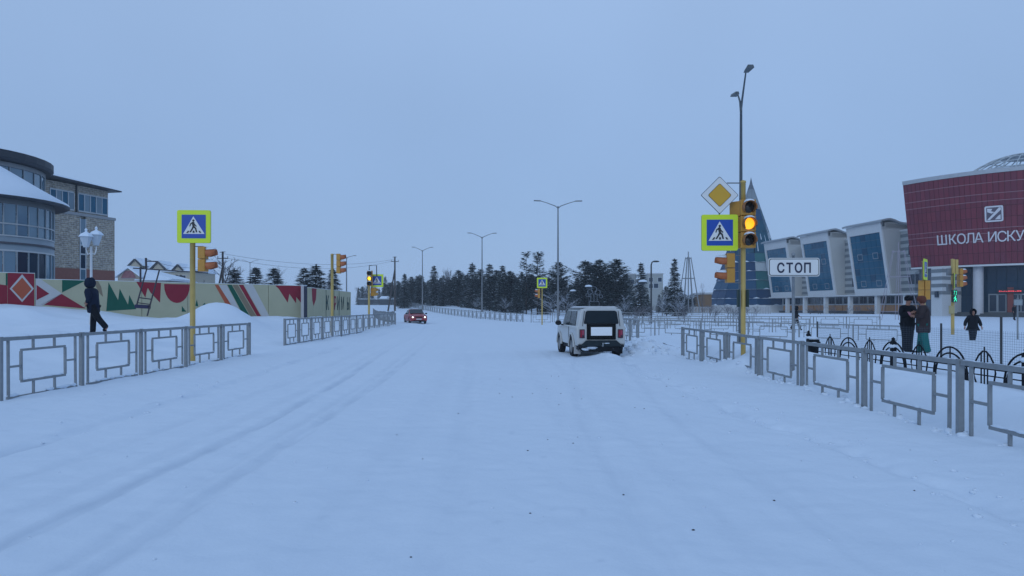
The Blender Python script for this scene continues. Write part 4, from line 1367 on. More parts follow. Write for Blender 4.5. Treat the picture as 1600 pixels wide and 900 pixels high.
while uu < 37.5:
    fo = S().box(uu + 0.1, uu + 2.2, -3.898, -3.8, 2.1, 3.35).build("window", LFR, SCH)
    for k in range(2):
        S().box(uu + 0.18 + k * 1.0, uu + 1.08 + k * 1.0, -3.798, -3.77, 2.18, 3.3).build("pane", GLASSD, fo)
    S().box(uu + 0.1, uu + 2.2, -3.898, -3.75, 1.0, 1.95).build("orange_panel", mat("orange_panel", (0.55, 0.28, 0.13), 0.7, 0, 0.15, 1), SCH)
    S().box(uu + 0.02, uu + 2.28, -3.898, -3.6, 1.96, 2.09).build("sill", CLADW, SCH)
    uu += 2.34
S().box(-9.5, 38, -3.7, -3.2, 0.2, 0.92).build("plinth", mat("dark_plinth", (0.08, 0.08, 0.09), 0.8), SCH)

# ------------------------------------------------------------------ red drum building
DC = Vector((76.5, 109.0))
ZB, ZT_ = 7.0, 18.2
ZP = 18.7
def drad(z): return 24.75 - 1.5 * (ZT_ - z) / (ZT_ - ZB)
RB = thing("red_building", "dark red leaning drum-shaped arts school with a wire dome on its roof", "building", (DC.x, DC.y, 0.3))
def dp(a, r, z): return (r * math.cos(a), r * math.sin(a), z - 0.3)
REDM = [mat("red_panel_%d" % k, c_, 0.35, 0.0, 0.08, 0.7, spec=0.3) for k, c_ in enumerate(((0.170, 0.022, 0.040), (0.158, 0.021, 0.038), (0.182, 0.024, 0.042), (0.150, 0.022, 0.042)))]
REDJ = mat("red_joint", (0.10, 0.016, 0.026), 0.6)
REDL = mat("pale_joint", (0.30, 0.17, 0.19), 0.6)
A0, A1, A2_ = R(200.5), R(238), R(330)
def arcsheet(a0, a1, z0, z1, off, n):
    m = MB()
    vs, fs = [], []
    for k in range(n + 1):
        a = a0 + (a1 - a0) * k / n
        vs += [dp(a, drad(z0) + off, z0), dp(a, drad(z1) + off, z1)]
    for k in range(n):
        fs.append((k * 2, k * 2 + 2, k * 2 + 3, k * 2 + 1))
    m.add(vs, fs)
    return m
def arcbox(a0, a1, z0, z1, o0, o1, n=1, rad=None):
    m = MB()
    rd = rad if rad else drad
    for k in range(n):
        a, b = a0 + (a1 - a0) * k / n, a0 + (a1 - a0) * (k + 1) / n
        m.hexa([dp(a, rd(z0) + o0, z0), dp(b, rd(z0) + o0, z0), dp(b, rd(z0) + o1, z0), dp(a, rd(z0) + o1, z0),
                dp(a, rd(z1) + o0, z1), dp(b, rd(z1) + o0, z1), dp(b, rd(z1) + o1, z1), dp(a, rd(z1) + o1, z1)])
    m.f = [f_[::-1] for f_ in m.f]
    return m
arcsheet(A0, A2_, ZB, ZT_, 0.0, 60).build("drum_wall", REDJ, RB)
rows = [1.0, 0.90, 0.78, 0.70, 0.64, 0.52, 0.40, 0.345, 0.26, 0.13, 0.0]
NC = 26
for j in range(10):
    z1_, z0_ = ZB + (ZT_ - ZB) * rows[j], ZB + (ZT_ - ZB) * rows[j + 1]
    for i in range(NC):
        a, b = A0 + (A1 - A0) * i / NC, A0 + (A1 - A0) * (i + 1) / NC
        arcbox(a + 0.0012, b - 0.0012, z0_ + 0.04, z1_ - 0.04, 0.01, 0.05 + random.uniform(0, 0.02)).build("cladding_panel", random.choice(REDM), RB)
    if j in (1, 2, 3, 6, 7, 8):
        arcbox(A0, A1, z1_ - 0.035, z1_ + 0.035, 0.005, 0.085, 40).build("joint_strip", REDL, RB)
m = arcbox(A1 + 0.002, A2_, ZB, ZT_, 0.01, 0.06, 50)
m.build("drum_cladding", REDM[0], RB)
arcbox(A0, A2_, ZT_, ZP, 0.0, 0.12, 60).build("parapet", mat("parapet_grey", (0.42, 0.44, 0.46), 0.5, 0.1), RB)
arcbox(A0, A2_, ZB - 0.22, ZB - 0.003, -0.1, 0.10, 60).build("lower_trim", CLADW, RB)
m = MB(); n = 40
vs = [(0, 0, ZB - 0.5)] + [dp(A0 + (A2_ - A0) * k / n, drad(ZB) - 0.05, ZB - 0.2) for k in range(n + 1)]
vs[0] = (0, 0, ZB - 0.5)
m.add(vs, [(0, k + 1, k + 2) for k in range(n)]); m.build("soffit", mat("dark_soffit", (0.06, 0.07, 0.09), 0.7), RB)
m = MB(); vs = [(0, 0, ZT_ - 0.3)] + [dp(A0 + (A2_ - A0) * k / n, drad(ZT_) - 0.05, ZT_ + 0.2) for k in range(n + 1)]
m.add(vs, [(0, k + 1, k + 2) for k in range(n)]); m.build("roof", SNOW, RB)
# flat side walls closing the drum at the back
m = MB()
for a in (A0, A2_):
    m.add([dp(a, drad(ZB), ZB), dp(a, drad(ZT_), ZT_), (6, 4, ZT_ - 0.3), (6, 4, ZB - 0.3)], [(0, 1, 2, 3)])
m.build("side_wall", REDM[1], RB)
# angle on the drum for a pixel column
def ang_for(px, z, rfun=drad):
    lo, hi = A0 - 0.3, R(262)
    f_ = lambda a: (DC.x + rfun(z) * math.cos(a)) / (DC.y + rfun(z) * math.sin(a)) * F + 800
    for _ in range(50):
        mid = (lo + hi) / 2
        if f_(mid) < px: lo = mid
        else: hi = mid
    return (lo + hi) / 2
LETM = mat("silver_letters", (0.68, 0.66, 0.68), 0.4, 0.2, 0.05)
txt = "ШКОЛА ИСКУССТВ"
pxs = [1473, 1489, 1503, 1517, 1530, None, 1551, 1566, 1580, 1594, 1608, 1622, 1636, 1650]
for ch, px in zip(txt, pxs):
    if px is None: continue
    a = ang_for(px, 10.4)
    r_ = drad(9.75) + 0.16
    o = letter(ch, 1.78, 0.05, LETM, RB, "letter", 0.88, 0.0)
    o.location = dp(a, r_, 9.75)
    o.rotation_euler = (R(7.6), 0, a + R(90))
a = ang_for(1553.5, 13.2)
em = MB().plate(rsq(0.98, 0.18), -0.05, 0.05).build("emblem_plate", LETM, RB)
em.location = dp(a, drad(13.2) + 0.17, 13.2); em.rotation_euler = (R(7.6), 0, a + R(90))
q = MB().plate(rsq(0.80, 0.06), -0.06, -0.051).build("emblem_field", mat("emblem_dark", (0.09, 0.07, 0.10), 0.5), em)
q = MB()
q.plate([(-0.75, -0.75), (-0.45, -0.75), (0.75, 0.45), (0.75, 0.75), (0.55, 0.75)], -0.066, -0.061)
q.plate([(-0.7, 0.7), (-0.15, 0.62), (-0.3, 0.35), (0.1, 0.2), (-0.25, 0.05), (-0.7, 0.25)], -0.066, -0.061)
q.plate([(0.1, -0.7), (0.7, -0.7), (0.7, -0.1), (0.45, -0.3)], -0.066, -0.061)
q.build("emblem_relief", LETM, em)
GLASSE = mat("entrance_glass", (0.002, 0.030, 0.065), 0.15, 0.0, 0.5, 0.15, spec=0.3)
# entrance glazing under the drum
gr = lambda z: 20.8
a = R(207)
gi = 0
while a < R(262):
    st = R(3.1)
    for (z0_, z1_) in ((0.95, 2.9), (3.0, 4.9), (5.0, 6.75)):
        arcbox(a + 0.002, a + st - 0.002, z0_, z1_, 0, 0.05, 1, gr).build("pane", GLASSE, RB)
    a += st
arcbox(R(204), R(330), 0.3, 6.95, -0.3, -0.02, 40, gr).build("glazing_frame", mat("teal_mullion", (0.006, 0.035, 0.06), 0.7), RB)
for px, r_ in ((1528.5, 21.9), (1632, 21.9), (1700, 21.9)):
    aa = ang_for(px, 4, lambda z: r_)
    c_ = dp(aa, r_, 0.3)
    MB().lathe((c_[0], c_[1], 0), [(0.6, 0.0), (0.6, 6.55)], 20).build("column", mat("pale_column", (0.50, 0.50, 0.52), 0.5), RB, True)
# door frames
for px in (1552.5, 1565, 1588, 1598):
    aa = ang_for(px, 2, lambda z: 20.9)
    o = MB()
    o.box(-0.55, 0.55, -0.08, 0, 0, 0.12); o.box(-0.55, 0.55, -0.08, 0, 2.2, 2.36); o.box(-0.55, -0.43, -0.08, 0, 0.12, 2.2); o.box(0.43, 0.55, -0.08, 0, 0.12, 2.2)
    ob = o.build("door_frame", mat("door_frame_grey", (0.22, 0.25, 0.27), 0.5), RB)
    ob.location = dp(aa, 20.92, 0.95); ob.rotation_euler = (0, 0, aa + R(90))
    g_ = MB().box(-0.42, 0.42, -0.04, -0.01, 0.12, 2.2).build("door_glass", GLASSD, ob)
aa = ang_for(1579, 2.2, lambda z: 21.1)
o = MB().box(-0.32, 0.32, -0.25, 0.1, 0, 3.2).build("red_pier", mat("dull_red_pier", (0.22, 0.06, 0.05), 0.6), RB)
o.location = dp(aa, 21.0, 0.9); o.rotation_euler = (0, 0, aa + R(90))
# LED strip
aa = ang_for(1578, 3.8, lambda z: 21.5)
T = thing("led_display", "red scrolling LED strip over the entrance doors", "sign", Vector(dp(aa, 21.5, 0)) + Vector((DC.x, DC.y, 3.62 + 0.3)), aa + R(90))
MB().box(-1.3, 1.3, 0.0, 0.12, -0.2, 0.2).build("case", SIGNBLACK, T)
m = MB(); x = -1.15
while x < 1.15:
    w2 = random.choice((0.08, 0.14, 0.2)); m.box(x, x + w2, -0.02, -0.003, -0.07, 0.07 if random.random() < 0.7 else 0.0); x += w2 + 0.05
m.build("lit_text", LEDRED, T)
# striped corner block and plinth
SB = [(W(1455, 0, 97).x, 97.0), (W(1472, 0, 95).x, 95.0), (W(1506, 0, 97.5).x, 97.5)]
def sprism(poly, z0, z1):
    n = len(poly)
    m = MB(org=(DC.x, DC.y, 0.3))
    m.add([(x, y, z0) for x, y in poly] + [(x, y, z1) for x, y in poly], [tuple(reversed(range(n))), tuple(range(n, 2 * n))] + [(i, (i + 1) % n, (i + 1) % n + n, i + n) for i in range(n)])
    return m
poly = SB + [(66, 104), (62, 108)]
sprism(poly, 0.3, ZB - 0.25).build("corner_block", CLADW, RB)
cen = Vector((sum(p_[0] for p_ in poly) / 5, sum(p_[1] for p_ in poly) / 5))
big = [tuple(cen + (Vector(p_) - cen) * 1.012) for p_ in poly]
for zz in (3.25, 4.2, 5.15, 6.1):
    sprism(big, zz, zz + 0.45).build("cladding_band", STRIPE, RB)
q = W(1465, 460, 95.9)
MB(org=RB.location).box(q.x - 0.35, q.x + 0.35, q.y - 0.35, q.y + 0.1, q.z - 0.4, q.z + 0.4).build("small_window", GLASSD, RB)
sprism([(W(1436, 0, 101).x, 101.0), (W(1455, 0, 98).x, 98.0), (62, 108), (60, 110)], 0.3, ZB - 0.3).build("side_glazing", GLASSD, RB)
for k, (r_, zz) in enumerate(((23.6, 0.45), (23.0, 0.62), (22.4, 0.80), (21.8, 0.96))):
    m = MB(); n = 40
    vs, fs = [], []
    for j in range(n + 1):
        a = R(205) + R(110) * j / n
        vs += [dp(a, r_, 0.1), dp(a, r_, zz), dp(a, 15, zz)]
    for j in range(n):
        b = j * 3
        fs += [(b, b + 3, b + 4, b + 1), (b + 1, b + 4, b + 5, b + 2)]
    m.add(vs, fs); m.build("step", mat("dark_granite_step", (0.085, 0.095, 0.10), 0.7), RB)
# wire dome
DOM = mat("dome_white_steel", (0.42, 0.46, 0.48), 0.5, 0.1)
DZ, DR, DH = 17.7, 9.6, 6.6
for k in range(14):
    a = math.pi * k / 14 + 0.1
    pts = []
    for j in range(17):
        t = math.pi * j / 16
        pts.append((DR * math.cos(t) * math.cos(a), DR * math.cos(t) * math.sin(a), DZ - 0.3 + DH * math.sin(t)))
    MB().tube(pts, 0.085, 5, False).build("dome_rib", DOM, RB, True)
for el in (12, 24, 36, 48, 60, 72):
    t = R(el)
    pts = [(DR * math.cos(t) * math.cos(2 * math.pi * k / 32), DR * math.cos(t) * math.sin(2 * math.pi * k / 32), DZ - 0.3 + DH * math.sin(t)) for k in range(33)]
    MB().tube(pts, 0.08, 5, False).build("dome_ring", DOM, RB, True)
MB().lathe((0, 0, DZ - 0.3 + DH * math.sin(R(68))), [(DR * math.cos(R(68)), 0), (DR * math.cos(R(80)), DH * (math.sin(R(80)) - math.sin(R(68)))), (0, DH * (1 - math.sin(R(68))))], 28).build("dome_crown", DOM, RB, True)
MB().lathe((0, 0, 0), [(9.9, 16.5), (9.9, 17.6)], 32).build("dome_base", DOM, RB)

# ------------------------------------------------------------------ tree-shaped glass tower
TX, TY = W(1173.5, 0, 158).x, 158.0
TT = thing("glass_tree_tower", "tall blue glass tower shaped like a fir tree with snowy ledges and a grey tip", "tower", (TX, TY, 0.3))
BL = [mat("tower_blue_%d" % k, c_, 0.35, 0.0, 0.12, 0.5, spec=0.2) for k, c_ in enumerate(((0.002, 0.048, 0.13), (0.002, 0.036, 0.105), (0.003, 0.062, 0.14), (0.003, 0.075, 0.13)))]
TEAL = mat("tower_teal", (0.008, 0.13, 0.14), 0.3, 0.1)
TWH = mat("tower_white_panel", (0.45, 0.50, 0.52), 0.4)
TDK = mat("tower_upper_teal", (0.003, 0.070, 0.12), 0.5, 0.0, 0.3, 0.8, spec=0.2)
ztip = W(0, 281, 158).z
def trad(z): return 8.9 * (ztip - z) / (ztip - 2.0)
NS = 8
ph = R(22.5 + 12)
tz = [2.0, 3.4, 5.3, 7.2, 9.1, 11.0, 12.9]
def frust(m, z0, z1, r0, r1, k, inset=0.012):
    a, b = ph + 2 * math.pi * k / NS, ph + 2 * math.pi * (k + 1) / NS
    a += inset; b -= inset
    pts = []
    for z, r_ in ((z0, r0), (z1, r1)):
        for an, rr_ in ((a, r_), (b, r_), (b, r_ - 0.15), (a, r_ - 0.15)):
            pts.append((rr_ * math.cos(an), rr_ * math.sin(an), z - 0.3))
    m.hexa(pts); m.f = [f_[::-1] for f_ in m.f]
    return m
for j in range(len(tz) - 1):
    for k in range(NS):
        mm_ = BL[(k * 3 + j) % 3]
        if k == 5 and j in (4, 3): mm_ = TWH if j == 4 else TEAL
        if k == 5 and j in (2,): mm_ = TEAL
        if k == 5 and j == 5: mm_ = TEAL
        # split every face into two panels
        r0_, r1_ = trad(tz[j]) + 0.12, trad(tz[j + 1]) - 0.02
        a, b = ph + 2 * math.pi * k / NS, ph + 2 * math.pi * (k + 1) / NS
        for hlf in range(2):
            m = MB(); pts = []
            for z, r_ in ((tz[j] + 0.03, r0_), (tz[j + 1] - 0.03, r1_)):
                pa_ = Vector((r_ * math.cos(a), r_ * math.sin(a))); pb_ = Vector((r_ * math.cos(b), r_ * math.sin(b)))
                t0, t1 = (0.01, 0.492) if hlf == 0 else (0.508, 0.99)
                p_, q_ = pa_.lerp(pb_, t0), pa_.lerp(pb_, t1)
                for w_ in (p_, q_, q_ * 0.985, p_ * 0.985):
                    pts.append((w_.x, w_.y, z - 0.3))
            m.hexa(pts); m.f = [f_[::-1] for f_ in m.f]
            m.build("glass_panel", mm_, TT)
    m = MB(); m.lathe((0, 0, -0.3), [(trad(tz[j]) + 0.02, tz[j]), (trad(tz[j + 1]) - 0.12, tz[j + 1])], NS); 
    core = MB(); n_ = NS
    vs = []
    for z, r_ in ((tz[j], trad(tz[j])), (tz[j + 1], trad(tz[j + 1]) - 0.1)):
        for k in range(NS):
            a = ph + 2 * math.pi * k / NS
            vs.append((r_ * math.cos(a), r_ * math.sin(a), z - 0.3))
    core.add(vs, [(k, (k + 1) % NS, (k + 1) % NS + NS, k + NS) for k in range(NS)])
    core.build("frame_tier", mat("tower_frame", (0.03, 0.09, 0.16), 0.6), TT)
    # snow on the ledge above each tier
    sn = MB(); vs, fs = [], []
    NN = 64
    rr2 = random.Random(j)
    for i in range(NN):
        t = i / NN * NS
        k = int(t); fr_ = t - k
        a, b = ph + 2 * math.pi * k / NS, ph + 2 * math.pi * (k + 1) / NS
        r_ = trad(tz[j]) + 0.14
        p_ = Vector((r_ * math.cos(a), r_ * math.sin(a))).lerp(Vector((r_ * math.cos(b), r_ * math.sin(b))), fr_)
        hh_ = max(0.015, rr2.gauss(0.0, 0.13))
        vs += [(p_.x * 1.012, p_.y * 1.012, tz[j] - 0.3 - 0.015), (p_.x * 0.995, p_.y * 0.995, tz[j] - 0.3 + hh_), (p_.x * 0.95, p_.y * 0.95, tz[j] - 0.3 + 0.02)]
    for i in range(NN):
        a, b = i * 3, ((i + 1) % NN) * 3
        fs += [(a, b, b + 1, a + 1), (a + 1, b + 1, b + 2, a + 2), (a, a + 2, b + 2, b)]
    sn.add(vs, fs); sn.build("ledge_snow", SNOW, TT, True)
zz = tz[-1]
for z1_ in (15.2, 17.6, 20.0, 22.4):
    for k in range(NS):
        frust(MB(), zz + 0.03, z1_ - 0.03, trad(zz), trad(z1_), k, 0.02).build("upper_panel", TDK if (k + int(z1_)) % 3 else BL[0], TT)
    zz = z1_
st = MB()
for k in range(NS):
    for i in range(3):
        a = ph + 2 * math.pi * (k + 0.2 + 0.3 * i) / NS
        z0_ = random.uniform(13, 17); z1_ = z0_ + random.uniform(1, 3.5)
        f_ = math.cos(math.pi / NS) / math.cos(((0.2 + 0.3 * i) - 0.5) * 2 * math.pi / NS)
        st.tube([((trad(z0_) * f_ + 0.05) * math.cos(a), (trad(z0_) * f_ + 0.05) * math.sin(a), z0_ - 0.3), ((trad(z1_) * f_ + 0.05) * math.cos(a), (trad(z1_) * f_ + 0.05) * math.sin(a), z1_ - 0.3)], [0.11, 0.03], 5)
st.build("rib_snow", SNOW, TT)
for k in range(NS):
    frust(MB(), zz + 0.03, ztip - 2.0, trad(zz), trad(ztip - 2.0), k, 0.01).build("tip_panel", mat("tower_grey_tip", (0.22, 0.26, 0.29), 0.6, 0, 0.15, 0.5), TT)
MB().lathe((0, 0, -0.3), [(trad(ztip - 2.05) + 0.05, ztip - 2.1), (trad(ztip - 2) * 0.5, ztip - 1), (0.0, ztip + 0.6)], 8).build("spire", mat("spire_grey", (0.12, 0.14, 0.17), 0.6), TT)
MB().lathe((0, 0, 0), [(9.2, -0.4), (9.2, 1.72)], 16).build("base_wall", CLADW, TT)

# white slatted fence at its foot
T = thing("slat_fence", "low white slatted fence at the foot of the tree-shaped tower", "fence", (W(1040, 0, 126).x, 126, 0.35))
m = MB(); x = 0
L_ = W(1203, 0, 126).x - W(1040, 0, 126).x
while x < L_:
    m.box(x, x + 0.17, 0, 0.03, 0, 1.35 + random.uniform(-0.04, 0.04)); x += 0.27
o = m.build("slats", mat("weathered_white", (0.42, 0.43, 0.44), 0.7), T); tag(o, kind="stuff")
for zz in (0.3, 1.1):
    MB().box(0, L_, 0.032, 0.08, zz, zz + 0.08).build("rail", WHITEP, T)

# wire cone lattice
def wire_cone(px, pyt, pyb, D, halfb, label, m_, legs=8, rings=(0.25, 0.5, 0.75), top_r=0.35, thick=0.05, name="wire_cone"):
    c_ = W(px, pyt, D)
    zb_ = W(0, pyb, D).z
    T = thing(name, label, "wire frame", (c_.x, D, zb_))
    H = c_.z - zb_
    Rb = halfb / F * D
    for k in range(legs):
        a = 2 * math.pi * k / legs + 0.2
        MB().tube([(Rb * math.cos(a), Rb * math.sin(a), 0), (top_r * math.cos(a), top_r * math.sin(a), H)], thick, 5).build("leg", m_, T)
    for q in rings:
        rr_ = Rb + (top_r - Rb) * q
        MB().tube([(rr_ * math.cos(2 * math.pi * k / 16), rr_ * math.sin(2 * math.pi * k / 16), H * q) for k in range(17)], thick * 0.8, 5, False).build("ring", m_, T)
    MB().tube([(0, 0, 0), (0, 0, H + 0.7)], thick * 1.4, 6).build("mast", m_, T)
    return T
FROST = mat("frosted_grey_steel", (0.27, 0.29, 0.31), 0.6, 0.1)
wire_cone(1075.5, 402, 489, 92, 19.5, "tall grey wire cone frame between the pine and the glass tree tower", FROST, rings=(0.3, 0.62, 0.98))
FR2 = mat("pale_lilac_frame", (0.34, 0.31, 0.35), 0.6)
T = wire_cone(1404, 391, 500, 60, 30, "pale wire rocket-shaped frame in front of the third glass bay", FR2, legs=6, rings=(), top_r=0.45, thick=0.022, name="wire_rocket")
Hh = W(0, 391, 60).z - T.location.z
for q, r_ in ((0.12, 1.3), (0.62, 0.85), (0.98, 0.5)):
    MB().tube([(r_ * math.cos(2 * math.pi * k / 16), r_ * math.sin(2 * math.pi * k / 16), Hh * q) for k in range(17)], 0.02, 5, False).build("ring", FR2, T)

# ------------------------------------------------------------------ trees
NEED = mat("pine_needles", (0.016, 0.032, 0.028), 0.8, 0, 0.35, 0.6)
NEED2 = mat("spruce_needles", (0.024, 0.042, 0.040), 0.8, 0, 0.35, 0.6)
TSNOW = mat("branch_snow", (0.52, 0.57, 0.62), 0.8, 0, 0.1)
BARK = mat("dark_bark", (0.06, 0.045, 0.04), 0.9, 0, 0.3, 3)
TWIG = mat("frosty_twigs", (0.16, 0.155, 0.17), 0.9, 0, 0.3, 2)
HOAR = mat("hoar_frost_twigs", (0.40, 0.42, 0.46), 0.9, 0, 0.2, 2)

def conifer_crown(seed, H, rmax, z0, shape, dens=1.0, snow=0.3):
    rr = random.Random(seed)
    v, f, mi = [], [], []
    def tri(c, d, w, up, m):
        d = Vector(d); c = Vector(c)
        s = d.cross(Vector(up)).normalized() * w
        b = len(v)
        v.extend([tuple(c - s), tuple(c + s), tuple(c + d)])
        f.append((b, b + 1, b + 2)); mi.append(m)
    z = z0
    lean = rr.uniform(0, 6.28)
    while z < H * 0.985:
        t = (z - z0) / (H - z0)
        if shape == 'spruce':
            rad = rmax * (1 - t) ** 0.8 * (1.0 if t > 0.1 else 0.75 + 2.5 * t)
        elif shape == 'pine':
            rad = rmax * (0.45 + 0.55 * math.sin(math.pi * min(1, t * 1.05)) ** 0.7) * (1 if t < 0.75 else (1 - t) / 0.25 * 0.75 + 0.25)
        else:  # 'tallpine' : sparse clumps
            rad = rmax * (0.5 + 0.5 * math.sin(math.pi * (0.15 + 0.8 * t))) * (1 - 0.55 * t)
        nb = max(4, int((7 + 3 * rad) * dens))
        for _ in range(nb):
            a = rr.uniform(0, 2 * math.pi)
            if shape == 'tallpine' and rr.random() < 0.35: continue
            L = rad * rr.uniform(0.6, 1.12)
            droop = (-0.22 if shape == 'spruce' else 0.22) + rr.uniform(-0.15, 0.15) + 0.35 * t
            dx, dy = math.cos(a), math.sin(a)
            nseg = max(2, int(L / 0.28))
            for i in range(nseg + 1):
                q = (i + 0.6) / (nseg + 0.6)
                cz = z + droop * L * q - (0.12 * L * q * q if shape == 'spruce' else 0)
                c = (dx * L * q, dy * L * q, cz)
                k = 3
                for _j in range(k):
                    aa = a + rr.uniform(-1.3, 1.3)
                    ln = rr.uniform(0.25, 0.5) * (0.75 + 0.25 * rmax)
                    dd = (math.cos(aa) * ln, math.sin(aa) * ln, rr.uniform(-0.25, 0.25) * ln)
                    cc = (c[0] + rr.uniform(-.1, .1), c[1] + rr.uniform(-.1, .1), c[2] + rr.uniform(-.1, .1))
                    tri(cc, dd, rr.uniform(0.06, 0.12), (rr.uniform(-.6, .6), rr.uniform(-.6, .6), 1), 0)
                if rr.random() < snow:
                    ln = rr.uniform(0.25, 0.45)
                    aa = a + rr.uniform(-0.8, 0.8)
                    tri((c[0], c[1], c[2] + 0.09), (math.cos(aa) * ln, math.sin(aa) * ln, 0.0), rr.uniform(0.09, 0.19), (rr.uniform(-.5, .5), rr.uniform(-.5, .5), 1), 1)
        z += rr.uniform(0.17, 0.34) * (1.0 if dens >= 0.8 else 1.5)
    for _ in range(8):
        a = rr.uniform(0, 6.28)
        tri((0, 0, H * 0.97), (0.15 * math.cos(a), 0.15 * math.sin(a), H * 0.05), 0.06, (math.sin(a), math.cos(a), 0), 0)
    return v, f, mi
def crown_mesh(name, data, mats):
    me = bpy.data.meshes.new(name)
    me.from_pydata(data[0], [], data[1])
    for m_ in mats: me.materials.append(m_)
    me.polygons.foreach_set("material_index", data[2])
    me.update()
    return me
def trunk_mesh(H, r0, seed):
    rr = random.Random(seed)
    m = MB()
    pts = [(0.1 * rr.uniform(-1, 1) * (k > 0), 0.1 * rr.uniform(-1, 1) * (k > 0), H * k / 5 - (0.6 if k == 0 else 0)) for k in range(6)]
    m.tube(pts, [r0 * (1 - 0.17 * k) for k in range(6)], 7)
    for _ in range(10):
        a = rr.uniform(0, 6.28); z = rr.uniform(0.15, 0.75) * H; L = rr.uniform(0.4, 1.3)
        m.tube([(0, 0, z), (L * math.cos(a), L * math.sin(a), z + 0.2 * L)], [r0 * 0.25, 0.012], 4)
    return m.mesh("trunk", BARK, True)
KINDS = {}
for k in range(4):
    KINDS['spruce%d' % k] = (crown_mesh("crown", conifer_crown(10 + k, 9, 1.9 + 0.25 * (k % 3), 0.5, 'spruce', 1.0, 0.8), [NEED2, TSNOW]), trunk_mesh(8.6, 0.14, k), 9.0)
for k in range(4):
    KINDS['pine%d' % k] = (crown_mesh("crown", conifer_crown(30 + k, 9, 1.7 + 0.25 * (k % 3), 1.0 + 0.5 * (k % 2), 'pine', 0.9, 0.34), [NEED, TSNOW]), trunk_mesh(8.6, 0.16, k + 9), 9.0)
for k in range(2):
    KINDS['tallpine%d' % k] = (crown_mesh("crown", conifer_crown(50 + k, 9, 1.9, 1.0, 'tallpine', 0.85, 0.18), [NEED, TSNOW]), trunk_mesh(8.9, 0.13, k + 20), 9.0)
def bare_mesh(seed, H, spread, mtl, tr=0.09, up=0.75, n0=14):
    rr = random.Random(seed)
    tk = MB(); cr = MB()
    pts = [(rr.uniform(-.1, .1) * k, rr.uniform(-.1, .1) * k, H * 0.8 * k / 4) for k in range(5)]
    pts[0] = (0, 0, -0.3)
    tk.tube(pts, [tr * (1 - 0.2 * k) for k in range(5)], 6)
    def br(p, d, L, r, lev):
        q = p + d * L
        mid = p + d * L * 0.5 + Vector((rr.uniform(-.06, .06), rr.uniform(-.06, .06), rr.uniform(0, .06))) * L
        cr.tube([p, mid, q], [r, r * 0.75, r * 0.4], 3, False)
        if lev:
            for _ in range(4):
                t = rr.uniform(0.35, 1)
                nd = (d + Vector((rr.uniform(-.8, .8), rr.uniform(-.8, .8), rr.uniform(-.2, .6)))).normalized()
                br(p + d * L * t, nd, L * rr.uniform(0.35, 0.6), r * 0.6, lev - 1)
    for i in range(n0):
        z = H * rr.uniform(0.2, 0.78)
        a = rr.uniform(0, 6.28)
        d = Vector((math.cos(a) * (1 - up), math.sin(a) * (1 - up), up * rr.uniform(0.5, 1))).normalized()
        br(Vector((0, 0, z)), d, spread * rr.uniform(0.6, 1.1) * (1 - 0.5 * z / H), tr * 0.3, 2)
    return (cr.mesh("crown", mtl), tk.mesh("trunk", BARK, True), H)
for k in range(3):
    KINDS['bare%d' % k] = bare_mesh(70 + k, 8, 2.2, TWIG, 0.09, 0.72, 16)
for k in range(2):
    KINDS['hoar%d' % k] = bare_mesh(80 + k, 4.0, 2.0, HOAR, 0.06, 0.42, 22)
for k in range(2):
    KINDS['shrub%d' % k] = bare_mesh(90 + k, 1.2, 0.8, TWIG, 0.03, 0.6, 12)
def tree(kind, px, pyt, D, label, name=None, cat="tree", group=None, sxy=1.0, zb=None, rz=None):
    cm, tm, H = KINDS[kind]
    c_ = W(px, pyt, D)
    zb = hz(c_.x, D) - 0.1 if zb is None else zb
    T = thing(name or ({'s': "spruce_tree", 'p': "pine_tree", 't': "pine_tree", 'b': "bare_tree", 'h': "frosted_tree"}[kind[0]] if not kind.startswith('shrub') else "shrub"), label, cat, (c_.x, D, zb), random.uniform(0, 6.28) if rz is None else rz, group)
    s = (c_.z - zb) / H
    T.scale = (s * sxy, s * sxy, s)
    inst(tm, "trunk", T); inst(cm, "crown", T)
    return T
